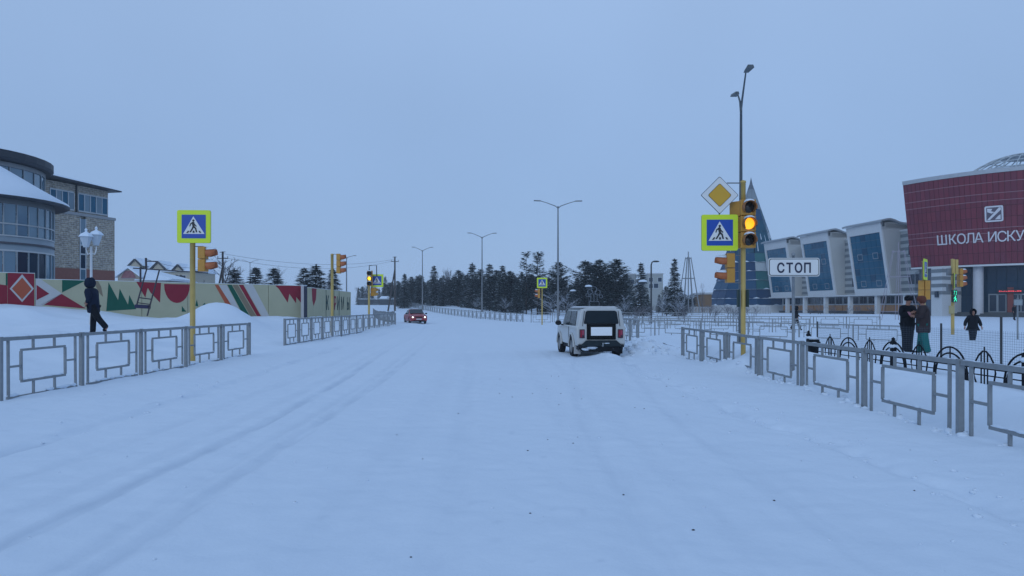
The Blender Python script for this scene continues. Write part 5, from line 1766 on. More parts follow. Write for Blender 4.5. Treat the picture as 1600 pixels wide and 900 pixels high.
# prominent trees of the belt, left to right (px, top py, distance, kind, width factor, label)
BELT = [
    (632, 428, 150, 'spruce0', 0.8, "dark spruce right of the wooden power pole"),
    (643, 433, 160, 'pine1', 0.8, "dense dark pine behind the red car, left of its lamp"),
    (656, 429, 158, 'spruce2', 0.8, "slim spruce just left of the lamp above the red car"),
    (678, 415.5, 150, 'spruce1', 0.75, "tall pointed spruce right of the lamp above the red car"),
    (693, 430, 146, 'spruce3', 0.9, "broad snowy spruce between the two lamps on the left half of the belt"),
    (704, 437, 150, 'pine2', 0.9, "low dark pine below the bare birches of the belt"),
    (716, 422, 143, 'pine0', 0.8, "round-topped pine left of the second lamp"),
    (728, 431, 148, 'spruce0', 0.8, "snowy spruce between the round-topped pine and the second lamp"),
    (738, 411, 138, 'spruce2', 0.75, "tall dark spruce touching the second lamp's left side"),
    (751, 421, 135, 'pine3', 0.85, "pine directly behind the second lamp pole"),
    (765, 413, 130, 'spruce1', 0.9, "tall spruce just right of the second lamp pole"),
    (776, 423, 128, 'pine1', 0.8, "dark pine in the dense group right of the second lamp"),
    (785, 415, 124, 'spruce3', 0.85, "tallest of the dense spruces left of the two gaunt pines"),
    (797, 424, 120, 'pine2', 0.85, "dark pine just left of the two gaunt pines"),
    (808, 437, 116, 'spruce0', 0.9, "low snowy spruce at the foot of the two gaunt pines"),
    (822.5, 395.5, 112, 'tallpine0', 0.78, "left of the two tall gaunt pines above the far crossing sign"),
    (840, 394.5, 112, 'tallpine1', 0.82, "right of the two tall gaunt pines above the far crossing sign"),
    (830, 430, 118, 'pine3', 0.9, "dense pine between the feet of the two gaunt pines"),
    (852, 436, 120, 'spruce2', 0.8, "low spruce right of the far crossing sign"),
    (873, 411, 108, 'pine1', 0.95, "full pine behind the tallest double-armed lamp"),
    (893, 446, 118, 'spruce1', 0.8, "small spruce in the gap right of the tallest double-armed lamp"),
    (914, 407.5, 100, 'pine0', 1.15, "broad dark pine above the white car roof"),
    (936, 406.5, 98, 'pine2', 1.0, "dark pine right of the broad one above the white car"),
    (949, 428, 106, 'spruce0', 0.9, "low snowy spruce in the group right of the white car's roof"),
    (963, 405.5, 100, 'pine3', 1.1, "large pine ending the dark group, left of the flats"),
    (1001.5, 411, 92, 'spruce3', 0.85, "separate tall spruce in front of the pale flats"),
    (1054, 404.5, 90, 'spruce1', 0.72, "separate tall spruce left of the wire cone"),
    (978, 440, 112, 'spruce2', 0.9, "small spruce between the dark group and the flats"),
    (1041, 447, 100, 'pine0', 0.8, "small pine between the flats and the tall spruce by the wire cone"),
    (1064, 450, 110, 'spruce0', 0.8, "small frosted spruce behind the wire cone"),
    (1098, 436, 75, 'bare0', 0.5, "thin bare young larch beside the brown hut"),
    (697, 415, 165, 'bare1', 0.8, "bare birch crown left of the round-topped pine"),
    (703, 414, 166, 'bare2', 0.8, "second bare birch rising behind the low dark pine"),
    (885, 430, 130, 'bare0', 0.8, "bare frosted birch between the full pine and the broad pine"),
    (366, 420, 100, 'spruce2', 0.9, "dark spruce above the green stripe of the painted wall"),
    (399, 418, 95, 'spruce0', 0.95, "snowy spruce second from the left above the plain part of the wall"),
    (428, 419, 92, 'spruce3', 1.05, "broad snowy spruce above the red jagged painting"),
    (475, 419, 90, 'spruce1', 0.8, "narrow snowy spruce left of the wall pillar"),
    (494, 413.5, 88, 'spruce2', 0.9, "tallest snowy spruce right of the wall pillar"),
    (521, 421, 90, 'spruce0', 0.8, "snowy spruce behind the second yellow signal pole"),
    (352, 392, 100, 'bare1', 0.9, "bare frosted tree beside the wooden power pole behind the wall"),
    (367, 404, 110, 'bare2', 0.8, "thin bare tree right of the power pole behind the wall"),
    (316, 432, 100, 'bare0', 0.9, "low bare tree behind the left sign's light"),
    (432, 410, 100, 'bare2', 0.6, "bare tree top behind the broad snowy spruce"),
]
for (px, py, D, k, s_, lab) in BELT:
    tree(k, px, py, D, lab, sxy=s_ * (1.85 if px < 530 else 1.35 if px < 810 else 1.15))
tree('hoar0', 860, 452, 90, "white hoar-frosted tree left of the lamp pole behind the white car", sxy=1.2)
tree('hoar1', 885, 457, 92, "white hoar-frosted tree right of the lamp pole behind the white car", sxy=1.1)
tree('hoar0', 1060, 452, 84, "pale frosted bush at the left leg of the wire cone", sxy=0.7)
tree('hoar1', 1035, 456, 88, "pale frosted bush below the pale flats", sxy=0.8)
tree('hoar0', 975, 458, 86, "pale frosted bush between the mushroom lamps", sxy=0.7)
tree('hoar1', 790, 464, 110, "low frosted tree against the dark pines left of the far sign", sxy=0.9)
tree('hoar0', 745, 462, 120, "low frosted tree at the foot of the second lamp", sxy=0.8)
rr = random.Random(5)
kk = ['spruce0', 'spruce1', 'spruce2', 'spruce3', 'pine0', 'pine1', 'pine2', 'pine3']
n = 0
for row, (D0, D1, yb) in enumerate(((168, 150, 446), (190, 165, 438), (215, 185, 437))):
    px = 622 - row * 10
    while px < 985:
        t = (px - 622) / 363
        D = (D0 + (D1 - D0) * t) * (1 - 0.22 * max(0, t)) + rr.uniform(-4, 4)
        top = yb - 12 * t + rr.uniform(-6, 9)
        if px > 850: top += 8
        tree(rr.choice(kk), px, top, D, "one of the dense dark conifers filling the back of the tree belt", group="dense conifers of the tree belt", sxy=rr.uniform(0.95, 1.3))
        px += rr.uniform(8, 14)
for px in (560, 567, 575, 583, 592, 600, 608, 616, 623):
    tree(rr.choice(kk), px + rr.uniform(-2, 2), rr.uniform(440, 452), 240 + rr.uniform(-8, 8), "one of the hazy far conifers at the left end of the forest", group="hazy far conifers", sxy=0.9)
for px in (558, 571, 587, 603, 613):
    tree('bare%d' % rr.randrange(3), px, rr.uniform(436, 446), 225 + rr.uniform(-8, 8), "one of the thin bare birches at the left end of the forest", group="thin far birches", sxy=0.8)
for px in (1030, 1046, 1070, 1082, 990, 1012):
    tree(rr.choice(kk), px, rr.uniform(452, 462), 125 + rr.uniform(-5, 5), "one of the low dark conifers behind the wire cone and the flats", group="low conifers behind the square", sxy=1.1)
for i in range(26):
    px = rr.uniform(985, 1200)
    D = rr.uniform(62, 112)
    tree('shrub%d' % (i % 2), px, 480 - rr.uniform(-1.5, 5), D, "one of the small snowy shrubs planted in the square", cat="shrub", group="small shrubs in the snowy square", sxy=0.9)
for i in range(12):
    px = rr.uniform(1205, 1400)
    tree('shrub%d' % (i % 2), px, 482 - rr.uniform(0, 4), 103, "one of the small dark shrubs along the school base", cat="shrub", group="small shrubs along the school", sxy=1.0)

# frosted garland figure above the car roof
D = 84
c_ = W(928, 0, D)
HOAR2 = mat("dull_frosted_wire", (0.20, 0.22, 0.25), 0.8)
T = thing("wire_figure", "small frosted wire figure like a cart with round trees above the white car roof", "wire figure", (c_.x, D, hz(c_.x, D)))
zb_ = T.location.z
def q_(px, py): return W(px, py, D) - T.location
MB().tube([q_(921, 478), q_(921, 471), q_(936, 471), q_(936, 478)], 0.04, 5).build("stand", HOAR2, T)
for px in (923, 928, 933):
    MB().tube([q_(px, 471), q_(px, 458)], 0.028, 5).build("stem", HOAR2, T)
for px, py, r_ in ((922, 456, 0.30), (928, 452, 0.34), (934, 457, 0.30), (918, 461, 0.2), (939, 463, 0.2)):
    p_ = q_(px, py)
    for rot in (0, 1):
        MB().tube([(p_.x + r_ * math.cos(2 * math.pi * k / 10), p_.y + rot * 0.2 * math.cos(2 * math.pi * k / 10), p_.z + r_ * math.sin(2 * math.pi * k / 10)) for k in range(11)], 0.022, 4, False).build("hoop", HOAR2, T)

# ------------------------------------------------------------------ power poles and wires
WOOD = mat("old_pole_wood", (0.075, 0.065, 0.06), 0.9)
WIRE = mat("wire_dark", (0.06, 0.07, 0.09), 0.7)
def power_pole(px, pyt, D, label, stay=1):
    c_ = W(px, pyt, D)
    z0_ = hz(c_.x, D) - 0.3
    T = thing("power_pole", label, "power pole", (c_.x, D, z0_))
    h = c_.z - z0_
    MB().tube([(0, 0, 0), (0, 0, h)], [0.19, 0.13], 8).build("mast", WOOD, T, True)
    MB().tube([(-1.3 * stay, 0, 0), (0, 0, h * 0.78)], [0.16, 0.12], 8).build("stay_pole", WOOD, T, True)
    MB().beam((-0.7, 0, h - 0.9), (0.7, 0, h - 0.9), 0.1).build("cross_arm", WOOD, T)
    MB().beam((-0.4, 0, h - 0.1), (0.35, 0, h - 0.05), 0.08).build("cross_arm", WOOD, T)
    m = MB()
    for x in (-0.65, 0.0, 0.65):
        m.tube([(x, 0, h - 0.85), (x, 0, h - 0.6)], 0.06, 6)
    m.build("insulators", mat("insulator", (0.3, 0.32, 0.32), 0.3), T)
    return T
power_pole(617, 401, 135, "wooden power pole with a slanting stay left of the red car's lamp")
power_pole(348, 393, 96, "wooden power pole with a slanting stay above the painted wall")
def wire(a, b, sag, label, r_=0.017):
    a, b = Vector(a), Vector(b)
    T = MB(org=a)
    pts = [a.lerp(b, k / 16) - Vector((0, 0, sag * 4 * (k / 16) * (1 - k / 16))) for k in range(17)]
    T.tube(pts, r_, 4)
    o = T.build("overhead_wire", WIRE, None)
    o.location = a
    tag(o, label, "wire")
wire(W(347, 396, 96), W(617, 405, 135), 1.2, "upper overhead wire between the two wooden power poles")
wire(W(348, 402, 96), W(617, 407, 135), 1.5, "lower overhead wire between the two wooden power poles")
wire(W(228, 405, 34), W(347, 396, 96), 1.0, "overhead wire from the leaning frame's mast to the power pole behind the wall", 0.009)

# ------------------------------------------------------------------ ornamental black fence on the right
T = thing("ornamental_fence", "low black wrought fence with alternating wide arches and spiked bulbs behind the right railing", "fence", (8.6, 21.0, 0.2))
def OF(): return MB(org=T.location)
XF = 8.6
def pt(y, z): return (XF, y, z)
zg = 0.2
for z in (0.48, 0.36):
    OF().tube([pt(21.3, z), pt(9.8, z)], 0.012, 5).build("rail", BLACKIRON, T)
for y in (21.35, 16.6, 12.3):
    OF().box(XF - 0.05, XF + 0.05, y - 0.05, y + 0.05, 0.0, 0.80).build("post", BLACKIRON, T)
    OF().lathe((XF, y, 0.80), [(0.06, 0), (0.075, 0.02), (0.03, 0.05), (0.045, 0.09), (0.0, 0.13)], 8).build("finial", BLACKIRON, T, True)
    OF().blob((XF, y, 0.72), (0.1, 0.1, 0.05), 8, 5, 0.1, 3).build("snow_tuft", SNOW, T, True)
for y in (18.8, 16.62, 14.45, 12.3, 10.2):
    for r_, hh_ in ((0.56, 0.62), (0.50, 0.50)):
        pts = [pt(y + r_ * math.cos(math.pi * k / 16), zg + hh_ * math.sin(math.pi * k / 16) ** 0.85) for k in range(17)]
        OF().tube(pts, 0.018, 6).build("arch", BLACKIRON, T, True)
    OF().tube([pt(y, 0.15), pt(y, 0.82)], 0.013, 5).build("spike", BLACKIRON, T)
for y in (19.9, 17.7, 15.55, 13.4, 11.25):
    for s in (-1, 1):
        pts = [pt(y + s * w2, z) for w2, z in ((0.04, 0.80), (0.16, 0.72), (0.27, 0.58), (0.31, 0.42), (0.27, 0.26), (0.2, 0.15))]
        OF().tube(pts, 0.016, 6).build("bulb_bar", BLACKIRON, T, True)
    for dy, zt2 in ((-0.09, 0.76), (0, 0.88), (0.09, 0.76)):
        OF().tube([pt(y + dy, 0.12), pt(y + dy, zt2)], 0.013, 5).build("spike", BLACKIRON, T)
# dark bin at its far end
T = thing("litter_bin", "dark litter bin with snow heap at the left end of the black ornamental fence", "bin", (W(1271, 0, 20.6).x, 20.6, 0.3))
MB().lathe((0, 0, 0), [(0.13, 0), (0.15, 0.35), (0.16, 0.36), (0.16, 0.40), (0.0, 0.40)], 12).build("body", BLACKIRON, T, True)
MB().blob((0, 0, 0.42), (0.13, 0.13, 0.07), 8, 5, 0.1, 4).build("snow_heap", SNOW, T, True)
MB().beam((0.02, 0, 0.45), (0.2, 0.02, 0.3), 0.03).build("lid_bar", BLACKIRON, T)

# wire mesh fence
T = thing("mesh_fence", "tall wire mesh fence on thin dark posts in front of the two talking people", "fence", (11.4, 27.4, 0.1))
FP = [(11.2, 27.0, 1.08), (11.75, 20.15, 1.16), (11.3, 17.0, 1.38), (11.3, 12.5, 1.38)]
def OM(): return MB(org=T.location)
for x, y, z in FP:
    OM().tube([(x, y, 0.0), (x, y, z)], 0.027, 6).build("post", DSTEEL, T)
WM = mat("mesh_wire", (0.10, 0.13, 0.17), 0.6, 0.2)
for (a, b) in zip(FP[:-1], FP[1:]):
    a2, b2 = Vector((a[0], a[1])), Vector((b[0], b[1]))
    L_ = (b2 - a2).length
    zt2 = 1.05
    m = MB(org=T.location)
    k = 0.0
    while k <= L_:
        p_ = a2.lerp(b2, k / L_)
        m.beam((p_.x, p_.y, 0.22), (p_.x, p_.y, zt2), 0.0028)
        k += 0.075
    z = 0.24
    while z <= zt2 + 0.001:
        m.beam((a2.x, a2.y, z), (b2.x, b2.y, z), 0.0038)
        z += 0.058
    o = m.build("wire_mesh", WM, T); tag(o, kind="stuff")

# ------------------------------------------------------------------ cars
def car_body(st, name, mtl, parent, rear_in=0.0):
    """st: (y, z_sill, w_low, z_belt, w_belt, z_top, w_top) from rear to front"""
    m = MB(); vs, fs = [], []
    NP = 9
    for (y, zs, wl_, zb_, wb_, zt_, wt_) in st:
        half = [(wl_ * 0.97, zs), (wl_, zs + (zb_ - zs) * 0.35), ((wl_ + wb_) / 2 * 1.01, zs + (zb_ - zs) * 0.72), (wb_, zb_), (wb_ - 0.03, zb_ + 0.025),
                (wt_ + 0.02, zt_ - 0.11), (wt_ - 0.035, zt_ - 0.042), (wt_ * 0.70, zt_), (0.0, zt_ + 0.022)]
        for x, z in half:
            vs.append((-x, y, z))
        for x, z in half[-2::-1]:
            vs.append((x, y, z))
    M = NP * 2 - 1
    for i in range(len(st) - 1):
        for k in range(M - 1):
            fs.append((i * M + k, i * M + k + 1, (i + 1) * M + k + 1, (i + 1) * M + k))
        fs.append((i * M + M - 1, i * M, (i + 1) * M, (i + 1) * M + M - 1))
    fs.append(tuple(reversed(range(M))))
    fs.append(tuple((len(st) - 1) * M + k for k in range(M)))
    m.add(vs, fs)
    m.f = [f_[::-1] for f_ in m.f]
    o = m.build(name, mtl, parent, True, bevel=0.02)
    o.data.set_sharp_from_angle(angle=R(34))
    return o
TYRE = mat("tyre_rubber", (0.016, 0.017, 0.02), 0.9, 0, 0.3, 20)
RIM = mat("wheel_rim", (0.25, 0.26, 0.27), 0.45, 0.5)
BPLA = mat("black_plastic", (0.014, 0.017, 0.022), 0.6)
CGLASS = mat("car_glass", (0.003, 0.012, 0.018), 0.2, 0, 0.1, spec=0.35)
def wheel(parent, x, y, r=0.34, w=0.19):
    o = MB().lathe((0, 0, 0), [(r * 0.62, -w / 2), (r * 0.93, -w / 2), (r, -w / 2 + 0.03), (r, w / 2 - 0.03), (r * 0.93, w / 2), (r * 0.62, w / 2)], 28).build("wheel", TYRE, parent, True)
    tr = MB()
    for k in range(40):
        a = 2 * math.pi * k / 40
        tr.beam((r * 1.0 * math.cos(a), r * 1.0 * math.sin(a), -w / 2 + 0.035), (r * 1.0 * math.cos(a + 0.05), r * 1.0 * math.sin(a + 0.05), w / 2 - 0.035), 0.022)
    tr.build("tread", TYRE, o)
    rm = MB().lathe((0, 0, 0), [(r * 0.62, -w / 2), (r * 0.6, -w / 2 + 0.05), (r * 0.2, -w / 2 + 0.02), (0, -w / 2 + 0.02)], 20)
    rm.lathe((0, 0, 0), [(r * 0.62, w / 2), (r * 0.6, w / 2 - 0.05), (r * 0.2, w / 2 - 0.02), (0, w / 2 - 0.02)], 20)
    rm.build("rim", RIM, o, True)
    o.rotation_euler = (0, R(90), 0)
    o.location = (x, y, r)
    return o
def arch(y, yc, r, zs):
    d = abs(y - yc)
    return max(zs, math.sqrt(max(0, r * r - d * d)) + 0.34) if d < r else zs

# white off-roader seen from behind
CAR = thing("parked_car", "white boxy off-roader parked on the right with its tailgate to the camera", "car", (2.83, 23.35, -0.02), R(6.5))
CPAINT = mat("white_car_paint", (0.50, 0.51, 0.50), 0.35, 0, 0.05, 1.5, coat=0.3)
ys = [0.0, 0.06, 0.32, 0.5, 0.62, 0.78, 0.95, 1.12, 1.28, 1.42, 1.6, 1.9, 2.2, 2.4, 2.55, 2.68, 2.8, 2.95, 3.1, 3.25, 3.38, 3.55, 3.68]
st = []
for y in ys:
    zs = max(arch(y, 0.85, 0.42, 0.40), arch(y, 3.05, 0.42, 0.40))
    if y == 0.0: zs = 0.46
    wl_ = 0.80; wb_ = 0.80; zb_ = 0.99
    if y < 2.25:
        zt_ = 1.62 - 0.02 * abs(y - 1.0); wt_ = 0.66
    elif y < 2.9:
        t = (y - 2.25) / 0.65; zt_ = 1.60 - 0.58 * t; wt_ = 0.66 + 0.06 * t
    else:
        zt_ = 1.02 - 0.05 * (y - 2.9); wt_ = 0.72
    if y == 0.0: wb_ = 0.775; wl_ = 0.775; wt_ = 0.63; zt_ = 1.585
    if y > 3.5: wl_ = 0.76; wb_ = 0.74; wt_ = 0.66
    st.append((y, zs, wl_, zb_ if y < 2.9 else min(0.97, zt_ - 0.04), wb_, zt_, wt_))
car_body(st, "body", CPAINT, CAR)
MB().box(-0.72, 0.72, 0.05, 3.6, 0.27, 0.62).build("underbody", BPLA, CAR)
for sx_ in (-1, 1):
    for y in (0.85, 3.05):
        wheel(CAR, sx_ * 0.71, y, 0.345, 0.19)
        m = MB(); pts = []
        N = 10
        vs, fs = [], []
        for k in range(N + 1):
            a = math.pi * k / N
            for (xx, rr_) in ((0.765, 0.43), (0.825, 0.44), (0.835, 0.40), (0.765, 0.40)):
                vs.append((sx_ * xx, y + rr_ * math.cos(a), 0.34 + rr_ * math.sin(a) * 1.02))
        for k in range(N):
            for j in range(4):
                fs.append((k * 4 + j, k * 4 + (j + 1) % 4, (k + 1) * 4 + (j + 1) % 4, (k + 1) * 4 + j))
        m.add(vs, fs); m.build("fender_lip", CPAINT, CAR, True)
MB().tube([(-0.6, 0.85, 0.30), (0.6, 0.85, 0.30)], 0.06, 8).build("rear_axle", BPLA, CAR)
MB().blob((0.02, 0.82, 0.30), (0.16, 0.16, 0.13), 10, 6, 0).build("axle_housing", BPLA, CAR, True)
MB().box(-0.58, 0.58, 0.02, 0.42, 0.21, 0.44).build("underbody_drop", BPLA, CAR, bevel=0.02)  # underbody carried lower at the tail, added to darken the gap beneath
# rear window, seal, trim panel, plate, lamps
def tail_x(z, f_):  # half width of the tail at height z
    return f_ * (0.775 if z < 1.0 else 0.775 - (z - 1.0) * 0.25)
MB().plate([(-0.545, 1.09), (0.545, 1.09), (0.56, 1.13), (0.50, 1.475), (0.44, 1.51), (-0.44, 1.51), (-0.50, 1.475), (-0.56, 1.13)], -0.012, 0.01).build("window_seal", BPLA, CAR)
MB().plate([(-0.52, 1.12), (0.52, 1.12), (0.475, 1.46), (0.42, 1.49), (-0.42, 1.49), (-0.475, 1.46)], -0.018, -0.0125).build("rear_window", CGLASS, CAR)
MB().box(-0.47, 0.47, -0.035, 0.01, 0.595, 1.088).build("tailgate_trim", mat("flat_black_trim", (0.004, 0.005, 0.006), 0.8), CAR, bevel=0.012)
MB().box(-0.34, 0.34, -0.052, -0.036, 0.72, 0.99).build("number_plate", mat("blank_plate_white", (0.85, 0.85, 0.85), 0.5, 0, 0.02), CAR)
for s in (-1, 1):
    q = MB().box(s * 0.62 - 0.085, s * 0.62 + 0.085, -0.03, 0.01, 0.64, 0.92).build("tail_lamp", mat("tail_lamp_case", (0.05, 0.012, 0.03), 0.3), CAR, bevel=0.01)
    MB().box(s * 0.62 - 0.06, s * 0.62 - 0.005, -0.040, -0.031, 0.67, 0.89).build("lamp_lens", mat("tail_red", (0.28, 0.015, 0.035), 0.25), q)
    MB().box(s * 0.62 + 0.005, s * 0.62 + 0.06, -0.040, -0.031, 0.74, 0.89).build("lamp_lens", mat("tail_pink", (0.35, 0.05, 0.09), 0.25), q)
m = MB(); m.hexa([(-0.58, -0.14, 0.38), (0.58, -0.14, 0.38), (0.72, 0.0, 0.38), (-0.72, 0.0, 0.38), (-0.46, -0.13, 0.57), (0.46, -0.13, 0.57), (0.50, 0.0, 0.57), (-0.50, 0.0, 0.57)])
m.build("rear_bumper", mat("bumper_dark", (0.018, 0.028, 0.034), 0.6), CAR, bevel=0.02)
MB().box(-0.74, 0.74, -0.05, 0.06, 0.35, 0.43).build("lower_valance", BPLA, CAR, bevel=0.015)
MB().tube([(0.0, -0.02, 0.40), (0.0, -0.24, 0.40), (0.0, -0.25, 0.46)], 0.022, 8).build("tow_hook", STEEL, CAR)
MB().blob((0.0, -0.25, 0.48), 0.028, 8, 5, 0).build("tow_ball", STEEL, CAR, True)
MB().tube([(0.38, 0.3, 0.32), (0.38, -0.05, 0.31)], 0.03, 8).build("exhaust", DSTEEL, CAR)
for s in (-1, 1):
    MB().box(s * 0.69 - 0.11, s * 0.69 + 0.11, 0.40, 0.42, 0.12, 0.45).build("mudflap", BPLA if s > 0 else mat("snowed_flap", (0.45, 0.46, 0.47), 0.8), CAR)
m = MB().blob((-0.30, 0.0, 0.34), (0.20, 0.09, 0.05), 12, 6, 0.2, 5); m.blob((-0.5, 0.02, 0.29), (0.13, 0.08, 0.05), 10, 6, 0.2, 6); m.blob((0.15, -0.1, 0.48), (0.1, 0.06, 0.02), 10, 6, 0.2, 8)
m.build("snow_lumps", SNOW, CAR, True)
for s in (-1, 1):
    MB().beam((s * 0.605, -0.012, 1.02), (s * 0.545, -0.012, 1.50), 0.014).build("tailgate_seam", BPLA, CAR)
    MB().beam((s * 0.665, 0.1, 1.565), (s * 0.665, 2.15, 1.565), 0.03).build("roof_gutter", mat("gutter_grey", (0.25, 0.26, 0.26), 0.5), CAR)
MB().plate([(-0.60, 1.603), (0.60, 1.603), (0.45, 1.652), (-0.45, 1.652)], 0.1, 2.1).build("roof_frost", mat("roof_frost", (0.62, 0.64, 0.66), 0.8), CAR)
# side windows on the slanted greenhouse sides
def side_glass(s, ya, yb, yc, yd, z0=1.03, z1=1.50):
    def xs_(z): return s * (0.775 - (z - 1.0) * (0.775 - 0.685) / 0.51 + 0.012)
    g_ = MB()
    vs = [(xs_(z0), ya, z0), (xs_(z0), yb, z0), (xs_(z1), yc, z1), (xs_(z1), yd, z1)]
    vs += [(x_ - s * 0.012, y_, z_) for x_, y_, z_ in vs]
    g_.add(vs, [(0, 1, 2, 3), (7, 6, 5, 4), (0, 4, 5, 1), (1, 5, 6, 2), (2, 6, 7, 3), (3, 7, 4, 0)])
    if s > 0: g_.f = [f_[::-1] for f_ in g_.f]
    return g_
for s in (-1, 1):
    side_glass(s, 0.30, 1.20, 1.22, 0.42).build("side_window", CGLASS, CAR)
    side_glass(s, 1.30, 2.42, 2.12, 1.31).build("side_window", CGLASS, CAR)
    MB().box(s * 0.81 - 0.006, s * 0.81 + 0.006, 1.25, 1.265, 0.45, 0.98).build("door_gap", BPLA, CAR)
    mo = MB().blob((s * 0.96, 2.35, 1.08), (0.11, 0.05, 0.085), 10, 7, 0.0).build("side_mirror", BPLA, CAR, True)
    MB().beam((s * 0.78, 2.36, 1.0), (s * 0.90, 2.35, 1.05), 0.04).build("mirror_arm", BPLA, mo)
MB().hexa([(-0.66, 2.30, 1.56), (0.66, 2.30, 1.56), (0.71, 2.86, 1.06), (-0.71, 2.86, 1.06), (-0.60, 2.31, 1.60), (0.60, 2.31, 1.60), (0.66, 2.88, 1.09), (-0.66, 2.88, 1.09)]).build("windscreen", CGLASS, CAR)

# red saloon coming towards the camera
RC = thing("oncoming_car", "dark red saloon with headlights on driving towards the camera by the left railing", "car", (-9.55, 72.5, 0.0), R(197))
RP = mat("dark_red_paint", (0.34, 0.030, 0.038), 0.35, 0, 0.1, 1.5, coat=0.3)
ys = [-2.15, -2.05, -1.75, -1.5, -1.32, -1.15, -0.95, -0.75, -0.3, 0.3, 0.75, 0.9, 1.05, 1.2, 1.4, 1.6, 1.78, 1.95, 2.1, 2.18]
st = []
for y in ys:
    zs = max(arch(y, -1.3, 0.37, 0.27) if abs(y + 1.3) < 0.37 else 0.27, arch(y, 1.35, 0.37, 0.27) if abs(y - 1.35) < 0.37 else 0.27)
    zb_ = 0.88 - (0.10 * max(0, y - 0.9))
    if y < -1.45: zt_, wt_ = 0.98, 0.68
    elif y < -0.75: t = (y + 1.45) / 0.7; zt_, wt_ = 0.98 + 0.42 * t, 0.68 - 0.08 * t
    elif y < 0.3: zt_, wt_ = 1.41, 0.60
    elif y < 1.2: t = (y - 0.3) / 0.9; zt_, wt_ = 1.40 - 0.47 * t, 0.60 + 0.10 * t
    else: zt_, wt_ = 0.93 - 0.14 * (y - 1.2), 0.70
    wl_ = 0.845 if abs(y) < 2.0 else 0.78
    st.append((y, zs, wl_, min(zb_, zt_ - 0.05), wl_ - 0.02, zt_, wt_))
car_body(st, "body", RP, RC)
MB().box(-0.75, 0.75, -2.0, 2.0, 0.20, 0.5).build("underbody", BPLA, RC)
for s in (-1, 1):
    for y in (-1.3, 1.35):
        wheel(RC, s * 0.75, y, 0.30, 0.18)
    hl = MB().box(s * 0.58 - 0.14, s * 0.58 + 0.14, 2.13, 2.20, 0.56, 0.72).build("headlight", mat("headlight_case", (0.2, 0.2, 0.2), 0.3), RC, bevel=0.01)
    MB().lathe((0, 0, 0), [(0.0, 0.03), (0.05, 0.02), (0.065, 0.0)], 14).build("lit_lens", mat("headlight_lit", (1, 1, 0.95), 0.2, emit=(1.0, 0.95, 0.86), es=3.0), hl).matrix_basis = Matrix.Translation((s * 0.58, 2.202, 0.64)) @ Matrix.Rotation(R(-90), 4, 'X')
    mo = MB().blob((s * 0.97, 0.75, 0.98), (0.11, 0.05, 0.075), 10, 7, 0.0).build("side_mirror", BPLA, RC, True)
    MB().beam((s * 0.74, 0.76, 0.92), (s * 0.90, 0.75, 0.96), 0.05).build("mirror_arm", BPLA, mo)
    q = MB(); q.hexa([(s * 0.80, -0.9, 0.92), (s * 0.80, 0.72, 0.92), (s * 0.78, 0.72, 0.92), (s * 0.78, -0.9, 0.92), (s * 0.655, -0.7, 1.32), (s * 0.655, 0.30, 1.32), (s * 0.63, 0.30, 1.32), (s * 0.63, -0.7, 1.32)]); q.build("side_window", CGLASS, RC)
q = MB(); q.hexa([(-0.60, 0.38, 1.375), (0.60, 0.38, 1.375), (0.70, 1.16, 0.975), (-0.70, 1.16, 0.975), (-0.58, 0.36, 1.40), (0.58, 0.36, 1.40), (0.68, 1.18, 1.005), (-0.68, 1.18, 1.005)]); q.build("windscreen", CGLASS, RC)
MB().box(-0.34, 0.34, 2.16, 2.205, 0.58, 0.70).build("grille", BPLA, RC)
MB().box(-0.78, 0.78, 2.10, 2.26, 0.34, 0.50).build("front_bumper", RP, RC, bevel=0.02)
MB().box(-0.55, 0.55, 2.20, 2.268, 0.26, 0.36).build("air_intake", BPLA, RC)
MB().box(-0.26, 0.26, 2.262, 2.275, 0.40, 0.51).build("number_plate", mat("plate_pale", (0.5, 0.5, 0.5), 0.5), RC)

# ------------------------------------------------------------------ people
def skin_mesh(name, verts, edges, radii, mtl, parent, sub=1):
    me = bpy.data.meshes.new(name)
    me.from_pydata([tuple(v_) for v_ in verts], edges, [])
    o = bpy.data.objects.new(name, me)
    COL.objects.link(o)
    md = o.modifiers.new("skin", 'SKIN')
    md.use_smooth_shade = True
    if not me.skin_vertices:
        return None
    for i, r_ in enumerate(radii):
        me.skin_vertices[0].data[i].radius = r_ if isinstance(r_, tuple) else (r_, r_)
    me.skin_vertices[0].data[0].use_root = True
    if sub:
        o.modifiers.new("sub", 'SUBSURF').levels = sub
    dg = bpy.context.evaluated_depsgraph_get()
    nm = bpy.data.meshes.new_from_object(o.evaluated_get(dg))
    bpy.data.objects.remove(o)
    nm.name = name
    nm.materials.clear(); nm.materials.append(mtl)
    nm.polygons.foreach_set("use_smooth", [True] * len(nm.polygons))
    no_ = bpy.data.objects.new(name, nm)
    COL.objects.link(no_)
    no_.parent = parent
    return no_
SKINM = mat("skin_tone", (0.36, 0.19, 0.14), 0.6)
